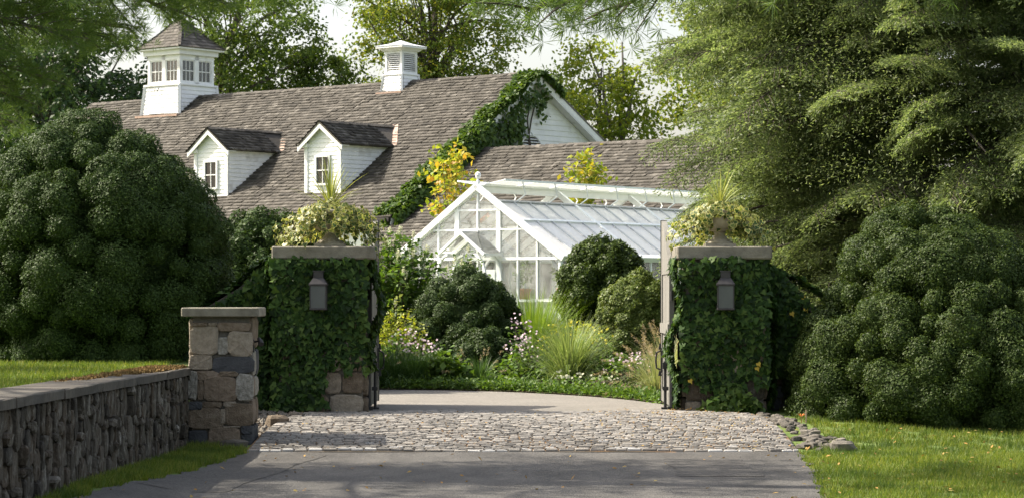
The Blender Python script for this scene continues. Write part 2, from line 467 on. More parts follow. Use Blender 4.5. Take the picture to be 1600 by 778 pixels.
def sheet(name, xs, ys, m, dz=0.0, fn=None, smooth=True):
    Xg, Yg = (np.meshgrid(xs, ys) if xs.ndim == 1 else (xs, ys))
    Z = (fn or gz)(Xg, Yg) + dz
    r, c = Xg.shape
    V = np.stack([Xg, Yg, Z], -1).reshape(-1, 3)
    i = np.arange(r * c).reshape(r, c)
    F = np.stack([i[:-1, :-1], i[:-1, 1:], i[1:, 1:], i[1:, :-1]], -1).reshape(-1, 4)
    o = meshobj(name, np_mesh(name, V, F, m, smooth))
    return tag(o, kind='structure')

def seg(*a):
    return np.array(sorted(set(np.round(np.concatenate(a), 4))))

gx = seg(np.linspace(-700, -60, 9), np.linspace(-60, -12, 25), np.linspace(-12, 12, 161), np.array([-4.25, -4.12]), np.linspace(12, 60, 25), np.linspace(60, 700, 9))
gy = seg(np.linspace(-60, 0, 7), np.linspace(0, 18, 13), np.linspace(18, 46, 150), np.linspace(46, 150, 40), np.linspace(150, 1000, 12))
sheet('ground', gx, gy, X['lawnsoil'])

def roadl(Y): return np.interp(Y, [0, 20, 24, 27, 30.4, 31], [-4.0, -3.85, -3.72, -3.42, -3.2, -3.2])
def roadr(Y): return np.interp(Y, [0, 20, 24, 27.5, 30.4, 31], [2.3, 2.62, 2.93, 3.25, 3.42, 3.42])
ys = seg(np.linspace(1, 18, 12), np.linspace(18, 30.5, 90))
t = np.linspace(0, 1, 22)
wob = .035 * np.sin(ys * 4.1) + .03 * np.sin(ys * 9.3 + 1)
xl = roadl(ys) + wob; xr = roadr(ys) + .05 * np.sin(ys * 5.3) + .03 * np.sin(ys * 11)
sheet('road', xl[:, None] * (1 - t) + xr[:, None] * t, np.repeat(ys[:, None], 22, 1), X['asphalt'], .016, gz)
for x0, x1, y0, y1 in ((1.75, 2.62, 26.6, 30.0), (-2.9, -2.2, 24.5, 30.1)):
    yy = np.linspace(y0, y1, 26); tt = np.linspace(0, 1, 8)
    a = x0 + .03 * np.sin(yy * 3) + .012 * np.sin(yy * 13); b = x1 + .03 * np.sin(yy * 2.3 + 2) + .012 * np.sin(yy * 11)
    if x0 < -2: a = a - (30.1 - yy) * .12; b = b - (30.1 - yy) * .10
    sheet('asphalt_patch', a[:, None] * (1 - tt) + b[:, None] * tt, np.repeat(yy[:, None], 8, 1), X['patch'], .021)

def bedf(x): return np.interp(x, [-14, -2.2, -1, 0, .8, 1.4, 1.9, 2.25, 2.7], [44.2, 43.2, 42.8, 42.1, 41, 39.9, 38.6, 37.2, 35.6])
xs = np.linspace(-14, 2.65, 60); tt = np.linspace(0, 1, 14)
y0 = np.where(xs < -2.6, 36.6, 34.7)
yy = y0[None] * (1 - tt[:, None]) + bedf(xs)[None] * tt[:, None]
sheet('driveway', np.repeat(xs[None], 14, 0), yy, X['drive'], .012, lambda a, b: base_z(b))
tt2 = np.linspace(0, 1, 12)
xs2 = np.linspace(-14, 9, 70)
yb = np.where(xs2 < 2.65, bedf(xs2), 36.2)
yy = yb[None] * (1 - tt2[:, None]) + 53 * tt2[:, None]
sheet('garden_bed', np.repeat(xs2[None], 12, 0), yy, X['bed'], .03, lambda a, b: base_z(b) + .12 * np.clip((b - bedf(np.minimum(a, 2.6))) / 3, 0, 1))
# gravel strip left of the apron
sheet('gravel_strip', np.linspace(-4.1, -2.8, 12), np.linspace(32.0, 35.2, 16), X['bed'], .02)

# ------------------------------------------------------------------ stones
def stone_shape(mb, w, h, d, M=None, n=8, sq=.62, jit=.07, inset=.80):
    """rough quarried stone, face towards -y, back at y=0"""
    vs = []
    a0 = R.uniform(0, .3)
    out = []
    for k in range(n):
        t = a0 + 2 * PI * k / n
        c, s_ = math.cos(t), math.sin(t)
        x = math.copysign(abs(c) ** sq, c) * (1 + R.uniform(-jit, jit)); z = math.copysign(abs(s_) ** sq, s_) * (1 + R.uniform(-jit, jit))
        out.append((x * w / 2, z * h / 2))
    for x, z in out: vs.append((x, 0, z))
    for x, z in out: vs.append((x * 1.0, -d * R.uniform(.7, .85), z * 1.0))
    for x, z in out: vs.append((x * inset + R.uniform(-.02, .02) * w, -d * R.uniform(.8, 1.1), z * inset + R.uniform(-.02, .02) * h))
    vs.append((R.uniform(-.1, .1) * w, -d * R.uniform(.9, 1.15), R.uniform(-.1, .1) * h))
    fs = []
    for r in range(2):
        for i in range(n):
            j = (i + 1) % n
            fs.append((r * n + i, r * n + j, r * n + n + j, r * n + n + i))
    for i in range(n):
        fs.append((2 * n + i, 2 * n + (i + 1) % n, 3 * n))
    return mb.add(vs, fs, M)

# cobbled apron -----------------------------------------------------------
AF, AB = 30.45, 35.05
def apl(Y): return np.interp(Y, [AF, 32, 33.5, AB], [-3.2, -3.12, -3.0, -2.78])
def apr(Y): return np.interp(Y, [AF, 32, 33.5, AB], [3.42, 3.4, 3.33, 3.16])
def apz(x, Y): return base_z(Y) + .05 * np.sin(np.clip((Y - AF) / (AB - AF), 0, 1) * PI) + .012 * np.sin(x * 2.1 + Y)
ys = np.linspace(AF - .03, AB + .05, 40); t = np.linspace(0, 1, 30)
apron = sheet('cobblestone_apron', apl(ys)[:, None] * (1 - t) + apr(ys)[:, None] * t, np.repeat(ys[:, None], 30, 1), X['joint'], .0, lambda a, b: apz(a, b) - .005 + .02)
def cobble_geo(mb, w, d, h, M=None):
    j = lambda a: a * R.uniform(.93, 1.0)
    def ring(k, z):
        return [(-j(w) / 2 * k, -j(d) / 2 * k, z * R.uniform(.85, 1.1)), (j(w) / 2 * k, -j(d) / 2 * k, z * R.uniform(.85, 1.1)), (j(w) / 2 * k, j(d) / 2 * k, z * R.uniform(.85, 1.1)), (-j(w) / 2 * k, j(d) / 2 * k, z * R.uniform(.85, 1.1))]
    vs = ring(1, -.03) + ring(1.0, h * .6) + ring(.88, h) + [(0, 0, h * 1.06)]
    fs = []
    for r in range(2):
        for i in range(4):
            k = (i + 1) % 4
            fs.append((r * 4 + i, r * 4 + k, r * 4 + 4 + k, r * 4 + 4 + i))
    for i in range(4): fs.append((8 + i, 8 + (i + 1) % 4, 12))
    mb.add(vs, fs, M)
cob_mesh = []
for i in range(14):
    mb = MB(); cobble_geo(mb, 1, 1, 1); cob_mesh.append(mb.mesh('cobblestone', X['cobble']))
pale_mesh = []
for i in range(3):
    mb = MB(); cobble_geo(mb, 1, 1, 1); pale_mesh.append(mb.mesh('cobblestone', X['pale_cobble']))
spots = []
Y = AF + .075; row = 0
while Y < AB:
    dep = .14 if row == 0 else R.uniform(.092, .112)
    a, b = float(apl(Y)), float(apr(Y))
    x = a + .02
    while x < b - .06:
        wd = R.uniform(.13, .19) if row == 0 else R.uniform(.11, .2)
        wd = min(wd, b - x)
        spots.append((x + wd / 2, Y + (dep - .10) / 2, wd - .014, dep - .013, row)); x += wd
    Y += dep; row += 1
rest = MB()
for i, (x, Y, wd, dp, row) in enumerate(spots):
    yy = Y + R.uniform(-.008, .008) * (2.2 if row == 0 else 1) + 0.012 * math.sin(x * 1.7) * (row > 0) + .008 * math.sin(x * 2.6 + 1)
    zz = float(apz(x, yy)) + .012 + R.uniform(-.005, .005)
    Mx = Matrix.Translation((x, yy, zz)) @ Matrix.Rotation(R.uniform(-.03, .03), 4, 'Z') @ Matrix.Rotation(R.uniform(-.04, .04), 4, 'X') @ Matrix.Rotation(R.uniform(-.03, .03), 4, 'Y') @ Matrix.Diagonal((wd, dp, .021 if row else .03, 1))
    if i < 290:
        me = R.choice(pale_mesh) if (row == 0 and R.random() < .22) or R.random() < .05 else R.choice(cob_mesh)
        o = meshobj('cobblestone', me, apron); o.matrix_local = Mx
    else:
        cobble_geo(rest, 1, 1, 1, Mx)
rc = rest.build('cobblestones', X['cobble'], apron); tag(rc, kind='stuff')

# low retaining wall -----------------------------------------------------
WX = -3.98
wall = thing('stone_wall', 'low dark fieldstone retaining wall with flat grey cap along the drive', 'wall', (WX, 25, -.2))
W0, W1 = 12.0, 31.45
def wtop(Y): return np.interp(Y, [12, 19.8, 31.5], [.83, .80, .713])
def wcap_b(Y): return float(wtop(Y)) - .085
mb = MB()
n = 14
yy = np.linspace(W0, W1, n)
vs = []
for y in yy:
    z1 = wcap_b(y) + .2
    for x, z in ((-.03, -.3), (-.03, z1), (-.5, z1), (-.5, -.3)): vs.append((x, y - 25, z))
fs = [(0, 1, 2, 3), tuple((n - 1) * 4 + i for i in (3, 2, 1, 0))]
for i in range(n - 1):
    for k in range(4):
        j = (k + 1) % 4
        fs.append((i * 4 + k, i * 4 + 4 + k, i * 4 + 4 + j, i * 4 + j))
mb.add(vs, fs); mb.build('core', X['darkmortar'], wall)
cells = []
y = W1
while y > W0 + 1:
    wd = R.uniform(.12, .26)
    z = float(gz(WX + .1, y)) - .10
    top = wcap_b(y)
    while z < top - .03:
        h = R.uniform(.12, .36) if R.random() < .8 else R.uniform(.06, .12)
        if top - z - h < .1: h = top - z
        if wd > .15 and R.random() < .5:
            a = wd * R.uniform(.35, .65)
            cells.append((y - a / 2, z + h / 2, a, h)); cells.append((y - a - (wd - a) / 2, z + h / 2, wd - a, h * R.uniform(.85, 1)))
        else:
            cells.append((y - wd / 2 + R.uniform(-.03, .03), z + h / 2, wd * R.uniform(.9, 1.12), h))
        z += h
    y -= wd
vis = [c for c in cells if c[0] > 19.0]
vis.sort(key=lambda c: -c[2] * c[3] / c[0] ** 2)
keep = set(id(c) for c in vis[:295])
rest = MB()
for c in cells:
    Mx = Matrix.Translation((-.035 + R.uniform(-.025, .02), c[0] - 25 + R.uniform(-.015, .015), c[1] + .2)) @ Matrix.Rotation(PI / 2, 4, 'Z') @ Matrix.Rotation(R.uniform(-.14, .14), 4, 'Y')
    if id(c) in keep:
        mb = MB(); stone_shape(mb, c[2] * 1.02, c[3] * 1.02, R.uniform(.035, .075), None, n=9, sq=.55, jit=.17, inset=.82)
        o = mb.build('stone', X['wallstone'], wall); o.matrix_local = Mx
    else:
        stone_shape(rest, c[2] * 1.0, c[3] * 1.0, R.uniform(.05, .1), Mx, sq=.7, jit=.14, inset=.72)
tag(rest.build('stones', X['wallstone'], wall), kind='stuff')
caps = [12, 14.1, 16.2, 18.3, 20.3, 22.5, 24.6, 26.9, 29.2, 31.5]
for a, b in zip(caps[:-1], caps[1:]):
    mb = MB()
    nn = 7; vs = []
    for i in range(nn):
        y = a + .006 + (b - a - .012) * i / (nn - 1)
        z = float(wtop(y)) + .2
        for x, dz in ((.05, -.088), (.055, -.01), (.04, 0), (-.5, .006), (-.53, -.012), (-.53, -.088)):
            vs.append((x + R.uniform(-.008, .008), y - 25, z + dz + R.uniform(-.004, .004)))
    fs = [tuple(range(6)), tuple((nn - 1) * 6 + i for i in range(5, -1, -1))]
    for i in range(nn - 1):
        for k in range(6):
            j = (k + 1) % 6
            fs.append((i * 6 + k, i * 6 + 6 + k, i * 6 + 6 + j, i * 6 + j))
    mb.add(vs, fs); mb.build('cap_slab', X['wallcap'], wall)
# brown moss on the wall top
n = 22000
Ym = 31.4 - np.abs(RS.randn(n)) * 3.0
xm = WX - RS.uniform(.0, .42, n)
nz = np.sin(Ym * 7 + xm * 9) + np.sin(Ym * 3.1 - xm * 17) + .8 * np.sin(Ym * 1.3)
ok = (Ym > 24.2) & (nz > np.interp(Ym, [24, 26, 29], [1.3, .0, -1.4])) & (xm < WX - .02 - .22 * np.clip((29 - Ym) / 3, 0, 1))
P = np.stack([xm, Ym, wtop(Ym) + .002], 1)[ok]
V, F = leaves(P, np.array([0, 0, .6]) + .7 * randn(len(P)), randn(len(P)) + np.array([0, 0, 1.0]), RS.uniform(.02, .05, len(P)), .022)
tag(meshobj('moss', np_mesh('moss', V, F, X['moss'])), kind='stuff', label='brown moss and pine litter on the cap of the low wall', cat='moss')

# stone pier ---------------------------------------------------------------
pier = thing('stone_pier', 'short square fieldstone pier with flat cap at the end of the low wall', 'pier', (-3.565, 31.3, -.32))
PW, PD, PH = .74, .74, 1.66
mb = MB(); mb.box((0, PD / 2 + .03, PH / 2), (PW - .05, PD - .05, PH)); mb.build('core', X['mortar'], pier)
def px2(cx, cy):      # crop coordinates measured on the pier's face -> local metres
    return ((cx - 201) / 2.993 / 127.8, (715 - cy) / 2.993 / 127.8 + .0)
PS = [(60, 128, 190, 255, 'tan'), (190, 108, 338, 148, 'orange'), (188, 176, 236, 256, 'pale'), (238, 152, 350, 260, 'tan'), (62, 108, 140, 126, 'brown'), (146, 108, 184, 124, 'tan'),
      (54, 259, 160, 328, 'tan'), (165, 268, 350, 346, 'slate'), (84, 334, 192, 378, 'orange'), (196, 336, 282, 360, 'brown'), (274, 352, 352, 470, 'pale'), (122, 363, 274, 472, 'orange'),
      (50, 336, 92, 465, 'pale'), (93, 382, 120, 466, 'brown'), (50, 478, 114, 516, 'slate'), (54, 510, 210, 604, 'brown'), (118, 478, 205, 506, 'brown'), (226, 486, 350, 588, 'brown'),
      (214, 476, 272, 500, 'tan'), (202, 512, 224, 580, 'tan'), (50, 612, 140, 712, 'slate'), (146, 602, 292, 705, 'orange'), (298, 592, 350, 628, 'slate'), (298, 632, 350, 690, 'slate'), (215, 592, 290, 600, 'tan')]
for a, b, c, d, k in PS:
    x0, z1 = px2(a, b); x1, z0 = px2(c, d)
    mb = MB(); stone_shape(mb, (x1 - x0) * 1.06, (z1 - z0) * 1.07, R.uniform(.05, .075), None, n=12, sq=.42, jit=.07, inset=.9)
    mb.build('stone', X[k], pier, ((x0 + x1) / 2, .055, (z0 + z1) / 2))
for sgn in (1, -1):
    z = .02
    while z < PH - .06:
        h = R.uniform(.16, .34)
        if PH - z - h < .12: h = PH - z
        y = .06
        while y < PD - .02:
            l_ = R.uniform(.2, .42)
            if PD - y - l_ < .15: l_ = PD - y
            mb = MB(); stone_shape(mb, l_ * .98, h * .96, .055, None, n=10, sq=.5, jit=.06, inset=.85)
            o = mb.build('stone', X[R.choice(['tan', 'brown', 'pale', 'orange', 'slate'])], pier)
            o.matrix_local = Matrix.Translation((sgn * (PW / 2 - .03), y + l_ / 2, z + h / 2)) @ Matrix.Rotation(sgn * PI / 2, 4, 'Z')
            y += l_
        z += h
mb = MB(); mb.bbox((0.0, PD / 2 + .02, PH + .055), (.945, .93, .112), .012); mb.build('cap', X['concrete'], pier)
sp = thing('spotlight', 'small black spotlight fixed to the drive side of the stone pier', 'spotlight', (-3.16, 31.45, .98))
mb = MB(); mb.bbox((-.02, 0, 0), (.03, .07, .16), .006); mb.build('mount', X['black'], sp)
mb = MB(); mb.tube([(0, 0, .05), (.05, -.03, .06), (.075, -.03, .05)], .013); mb.build('arm', X['black'], sp)
mb = MB(); mb.tube([(.045, .02, .09), (.075, -.03, .05), (.085, -.06, .02)], [.02, .033, .036], 10); mb.build('lamp_head', X['black'], sp)

# ------------------------------------------------------------------ gate pillars
def pillar(name, label, x0, x1, y0, y1, zt, stones):
    t_ = thing(name, label, 'gate pillar', ((x0 + x1) / 2, y0, -.05), group='pillars on both sides of the gateway')
    wd, dp = x1 - x0, y1 - y0
    mb = MB(); mb.box((0, dp / 2, (zt + .05) / 2), (wd - .04, dp - .04, zt + .05)); mb.build('core', X['mortar'], t_)
    def face(L_, Mf, zmax):
        z = 0.02
        while z < zmax:
            h = R.uniform(.16, .34)
            u = 0.0
            while u < L_ - .02:
                l_ = R.uniform(.22, .46)
                if L_ - u - l_ < .18: l_ = L_ - u
                mb = MB(); stone_shape(mb, l_ * .97, h * .95, R.uniform(.05, .07), None, n=10, sq=.48, jit=.06, inset=.85)
                o = mb.build('stone', X[R.choice(stones)], t_)
                o.matrix_local = Mf @ Matrix.Translation((u + l_ / 2, 0, z + h / 2))
                u += l_
            z += h
    face(wd, Matrix.Translation((-wd / 2, .025, 0)), 1.1)
    face(dp - .05, Matrix.Translation((wd / 2 - .025, .04, 0)) @ Matrix.Rotation(PI / 2, 4, 'Z'), 1.1)
    face(dp - .05, Matrix.Translation((-wd / 2 + .025, dp - .01, 0)) @ Matrix.Rotation(-PI / 2, 4, 'Z'), 1.1)
    return t_
pl = pillar('gate_pillar', 'left gate pillar under ivy, grey cap slab, bare stones at its lower right', -3.18, -2.02, 35.0, 36.05, 2.09, ['brown', 'tan', 'slate', 'brown', 'wallstone'])
mb = MB(); mb.bbox((.02, .52, 2.09 + .05 + .0875), (1.40, 1.25, .175), .018); mb.build('cap', X['concrete'], pl)
pr = pillar('gate_pillar', 'right gate pillar under ivy, grey cap slab, tan stone at its lower left', 2.36, 3.46, 35.0, 36.05, 2.09, ['tan', 'tan', 'orange', 'brown', 'wallstone'])
mb = MB(); mb.bbox((-.01, .52, 2.09 + .05 + .0875), (1.30, 1.25, .175), .018); mb.build('cap', X['concrete'], pr)

def wing(label, pts, y0, y1, x_base, stones):
    """sloping wing wall; pts = (x, top z)"""
    t_ = thing('wing_wall', label, 'wall', (x_base, y0, 0), group='wing walls beside the gate pillars')
    mb = MB()
    poly = [(pts[0][0] - x_base, 0, -.1)] + [(p[0] - x_base, 0, p[1]) for p in pts] + [(pts[-1][0] - x_base, 0, -.1)]
    mb.prism(poly, (0, y1 - y0, 0)); mb.build('core', X['darkmortar'], t_)
    xa, xb = sorted((pts[0][0], pts[-1][0]))
    z = 0.0
    while z < .85:
        h = R.uniform(.09, .2)
        x = xa
        while x < xb - .05:
            l_ = min(R.uniform(.22, .5), xb - x)
            mb = MB(); stone_shape(mb, l_ * .97, h * .93, R.uniform(.04, .06), None, n=8, sq=.5, jit=.06, inset=.86)
            mb.build('stone', X[R.choice(stones)], t_, (x + l_ / 2 - x_base, .01, z + h / 2))
            x += l_
        z += h
    mb = MB()
    for (a, za), (b, zb) in zip(pts[:-1], pts[1:]):
        mb.bar((a - x_base, (y1 - y0) / 2, za + .045), (b - x_base, (y1 - y0) / 2, zb + .045), y1 - y0 + .1, .08)
    mb.build('coping', X['wallcap'], t_)
    return t_
wing('dark wing wall under ivy sloping down left of the left pillar', [(-3.19, 1.92), (-3.45, 1.85), (-3.75, 1.62), (-4.2, 1.35), (-4.9, 1.25)], 35.35, 35.85, -3.8, ['slate', 'wallstone'])
wing('dark wing wall under ivy curving down right of the right pillar', [(3.47, 1.98), (3.72, 1.85), (3.95, 1.6), (4.2, 1.32), (4.7, 1.15)], 35.55, 36.0, 3.9, ['slate', 'wallstone'])

# wall lanterns -----------------------------------------------------------
def lantern(label, x):
    t_ = thing('wall_lantern', label, 'lantern', (x, 34.93, 1.62), group='lanterns on the gate pillars')
    mb = MB(); mb.box((0, .02, .02), (.10, .06, .5)); mb.build('back_plate', X['bronze'], t_)
    mb = MB(); y = -.12
    mb.bbox((0, y, -.205), (.235, .22, .03), .006)
    mb.bbox((0, y, .125), (.25, .235, .03), .006)
    for a in (-1, 1):
        for b in (-1, 1):
            mb.box((a * .105, y + b * .098, -.04), (.016, .016, .32))
    mb.build('frame', X['bronze'], t_)
    mb = MB()
    mb.box((0, y, .175), (.245, .23, .075), None, (.58, .58))
    mb.box((0, y, .255), (.13, .122, .09)); mb.box((0, y, .307), (.15, .14, .014))
    mb.build('chimney_cap', X['bronze'], t_)
    for d in ((0, -.1, .20, .004), (-.103, 0, .004, .19), (.103, 0, .004, .19)):
        mb = MB(); mb.box((d[0], y + d[1], -.04), (d[2], d[3], .31)); mb.build('pane', X['lampglass'], t_)
    mb = MB(); mb.box((0, .02, -.2), (.05, .09, .03)); mb.build('bracket', X['bronze'], t_)
    return t_
lantern('bronze wall lantern with frosted panes on the left ivy pillar', -2.63)
lantern('bronze wall lantern with frosted panes on the right ivy pillar', 2.90)

# gates ---------------------------------------------------------------------
def gate(label, hx, sgn):
    """leaf swung inwards: hinge at (hx, 35.55), stile end 1.9 m further back; sgn = side its face looks to"""
    t_ = thing('gate_leaf', label, 'gate', (hx, 35.5, 0), group='pair of open driveway gates')
    Lg = 1.9
    def top(u):
        s_ = u / Lg
        return 2.0 + .68 * (3 * s_ ** 2 - 2 * s_ ** 3) ** .8
    def slab(u0, u1, z0, z1f, x0, x1, n=1):
        mb = MB()
        us = [u0 + (u1 - u0) * i / n for i in range(n + 1)]
        poly = [(x0, u, z0) for u in us] + [(x0, u, z1f(u)) for u in reversed(us)]
        mb.prism(poly, (x1 - x0, 0, 0)); return mb
    th = .035
    slab(0, .13, .07, top, -th, th, 2).build('stile', X['gate'], t_)
    slab(Lg - .13, Lg, .07, top, -th, th, 2).build('stile', X['gate'], t_)
    slab(.13, Lg - .13, .07, lambda u: .24, -th + .003, th - .003).build('rail', X['gate'], t_)
    mb = slab(.02, Lg - .02, 1.06, lambda u: 1.20, -th - .02, th + .02); mb.build('rail', X['gate'], t_)
    slab(.13, Lg - .13, 1.9, lambda u: top(u), -th + .003, th - .003, 12).build('top_rail', X['gate'], t_)
    n = 8; u = .13; st = (Lg - .26) / n
    for k in range(n):
        slab(u + .004, u + st - .004, .24, lambda u: 1.06, -.018, .018).build('board', X['gate'], t_)
        slab(u + .004, u + st - .004, 1.20, lambda u: 1.9, -.018, .018).build('board', X['gate'], t_)
        u += st
    mb = MB(); mb.box((0, Lg + .012, (.07 + top(Lg)) / 2), (.09, .02, top(Lg) - .05)); mb.build('edge_strip', X['black'], t_)
    # ironwork on the road side
    for x in (-1, 1):
        mb = MB(); mb.box((x * (th + .012), Lg - .3, .66), (.02, .06, .36)); mb.tube([(x * .06, Lg - .3, .52), (x * .12, Lg - .3, .55), (x * .13, Lg - .3, .66), (x * .12, Lg - .3, .77), (x * .06, Lg - .3, .8)], .014)
        mb.box((x * .07, Lg - .3, .86), (.05, .05, .09), None, (.3, .3)); mb.box((x * .07, Lg - .3, .47), (.05, .05, .07), None, (.6, .6))
        mb.build('handle', X['black'], t_)
    mb = MB(); mb.tube([(sgn * .075, .25, .02), (sgn * .075, .25, .68)], .022); mb.box((sgn * .07, .25, .3), (.08, .09, .05)); mb.box((sgn * .07, .25, .62), (.08, .09, .09)); mb.box((sgn * .075, .25, .015), (.11, .11, .05))
    mb.build('drop_bolt', X['black'], t_)
    for z in (.35, 1.6):
        mb = MB(); mb.box((-sgn * .045, .2, z), (.012, .4, .05)); mb.tube([(0, -.03, z - .07), (0, -.03, z + .07)], .022); mb.build('hinge', X['black'], t_)
    mb = MB(); mb.tube([(0, -.03, 0), (0, -.03, .5)], .035); mb.box((0, -.03, .03), (.12, .12, .06)); mb.build('hinge_post', X['black'], t_)
    return t_
gate('left open gate leaf, grey wooden boards and curved top beside the left pillar', -1.985, 1)
gate('right open gate leaf, sunlit grey boards and curved top beside the right pillar', 2.215, -1)

# urns ------------------------------------------------------------------------
def urn(label, x, y, z):
    t_ = thing('garden_urn', label, 'urn', (x, y, z), group='stone urns on the gate pillars')
    mb = MB(); mb.box((0, 0, .02), (.42, .42, .04)); mb.build('plinth', X['urn'], t_)
    mb = MB(); mb.lathe([(.19, .04), (.19, .055), (.16, .075), (.115, .10), (.085, .14), (.072, .17), (.085, .185), (.085, .2), (.07, .205)]); mb.build('foot', X['urn'], t_, smooth=True)
    mb = MB(); mb.lathe([(.07, .2), (.15, .215), (.225, .26), (.265, .32), (.275, .38), (.27, .42)], 48, flute=.018, nf=16); mb.build('bowl', X['urn'], t_, smooth=True)
    mb = MB(); mb.lathe([(.27, .415), (.29, .435), (.325, .455), (.335, .475), (.33, .5), (.29, .5), (.27, .47), (.05, .465)]); mb.build('rim', X['urn'], t_, smooth=True)
    return t_
ULx, URx, UY, UZ = -2.52, 2.88, 35.5, 2.275
urn('pale stone urn on the left gate pillar', ULx, UY, UZ)
urn('pale stone urn on the right gate pillar', URx, UY, UZ)

def spike_plant(label, x, y, z, n, lmax, seed):
    r = random.Random(seed)
    t_ = thing('spike_plant', label, 'plant', (x, y, z), group='spiky plants in the urns')
    for k in range(n):
        az = r.uniform(0, 2 * PI); tilt = r.uniform(.05, 1.25)
        ln = lmax * r.uniform(.6, 1.0); wd = r.uniform(.018, .03)
        vs = []; N_ = 7
        side = Vector((-math.sin(az), math.cos(az), 0))
        p = Vector((0, 0, 0)); a = tilt * .8
        for i in range(N_):
            s_ = i / (N_ - 1)
            ww = wd * (1 - s_) ** .7 + .001
            up = Vector((-math.cos(az) * math.cos(a), -math.sin(az) * math.cos(a), math.sin(a)))
            vs += [p - side * ww / 2 + up * .004, p + side * ww / 2 + up * .004]
            d = Vector((math.cos(az) * math.sin(a), math.sin(az) * math.sin(a), math.cos(a)))
            p = p + d * (ln / (N_ - 1)); a += .05 + .05 * tilt
        fs = [(2 * i, 2 * i + 1, 2 * i + 3, 2 * i + 2) for i in range(N_ - 1)]
        MB().add(vs, fs).build('leaf', L['spike'], t_)
    return t_
spike_plant('spiky plant with long arching leaves in the left urn', ULx, UY, UZ + .5, 56, .88, 3)
spike_plant('spiky plant with shorter upright leaves in the right urn', URx, UY, UZ + .5, 52, .66, 8)

ivyvar = []
for i in range(5):
    V, F, rim = leaves_fan([(0, 0, 0)], np.array([[0, 0, 1.0]]), np.array([[0, 1.0, 0]]), 1, 1)
    V = V + np.array([0, 0, 1.0]) * (RS.randn(len(V), 1) * .05)
    ivyvar.append((V, F, rim))
def frames_to_matrix(p, n, t, s):
    n = Vector(n).normalized(); t = Vector(t); t = (t - n * t.dot(n)).normalized(); b = n.cross(t)
    return Matrix(((b.x * s, t.x * s, n.x * s, p[0]), (b.y * s, t.y * s, n.y * s, p[1]), (b.z * s, t.z * s, n.z * s, p[2]), (0, 0, 0, 1)))

def leafy_thing(t_, base, P, N, T, sz, m, nparts=295, name='leaf', score=None):
    """leaves on a thing: the most visible as parts, the others as one stuff part"""
    P = np.asarray(P) - np.asarray(base)
    if score is None: score = N[:, 1] * -1.0 + RS.rand(len(P)) * .6
    order = np.argsort(-score)
    mes = [np_mesh(name, V, F, m, attr=('rim', rim)) for V, F, rim in ivyvar]
    for i in order[:nparts]:
        o = meshobj(name, mes[R.randrange(5)], t_)
        o.matrix_local = frames_to_matrix(P[i], N[i], T[i], float(sz[i]))
    r_ = order[nparts:]
    V, F, rim = leaves_fan(P[r_], N[r_], T[r_], sz[r_], sz[r_])
    o = meshobj('foliage', np_mesh('foliage', V, F, m, attr=('rim', rim)), t_); tag(o, kind='stuff')

def urn_ivy(label, x, y, z, nst, spread, extra, seed):
    r = random.Random(seed)
    t_ = thing('trailing_ivy', label, 'ivy', (x, y, z), group='variegated ivy trailing from the urns')
    P, N, T, SZ = [], [], [], []
    stems = MB()
    for k in range(nst):
        az = r.uniform(0, 2 * PI)
        front = math.sin(az) < -.55 and abs(math.cos(az)) < .6
        reach = spread * (.15 + .85 * r.random() ** 1.3); drop = .08 + reach * r.uniform(.5, 1.15)
        if front: reach *= .7; drop = r.uniform(.05, .36)
        r0 = r.uniform(.03, .30); rise = r.uniform(.04, .20) * (1 - r0 / .5)
        pts = []
        wv = r.uniform(-.4, .4)
        for i in range(9):
            s_ = i / 8
            rr = r0 + reach * (1 - (1 - s_) ** 1.5)
            zz = .47 + rise * math.sin(min(1, s_ * 2.0) * PI * .7) - drop * s_ ** 1.5
            a_ = az + wv * s_
            pts.append(Vector((rr * math.cos(a_), rr * math.sin(a_), max(zz, .02 if rr < .6 else -.25))))
        stems.tube(pts, .003, 3, cap=False)
        for i in range(17):
            s_ = r.random() * 7.99; a = int(s_); f = s_ - a
            p = pts[a].lerp(pts[a + 1], f) + Vector((r.gauss(0, .03), r.gauss(0, .03), r.gauss(0, .03)))
            out = Vector((math.cos(az), math.sin(az), .45)) + Vector((r.gauss(0, .5), r.gauss(0, .5), r.gauss(0, .5)))
            if p.y < .1: out.y -= .3
            P.append(p); N.append(out); T.append(Vector((r.gauss(0, .6), r.gauss(0, .6), -1 + r.gauss(0, .4)))); SZ.append(r.uniform(.045, .09))
    stems.build('stems', X['twig'], t_)
    P = np.array(P); N = np.array(N); T = np.array(T); SZ = np.array(SZ)
    leafy_thing(t_, (0, 0, 0), P, N, T, SZ, L['varieg'], 280, score=-P[:, 1] + 6 * SZ + RS.rand(len(P)) * .3)
urn_ivy('dense variegated ivy spilling over the left urn', ULx, UY, UZ, 195, .6, None, 5)
urn_ivy('looser variegated ivy trailing from the right urn', URx, UY, UZ, 155, .58, None, 6)

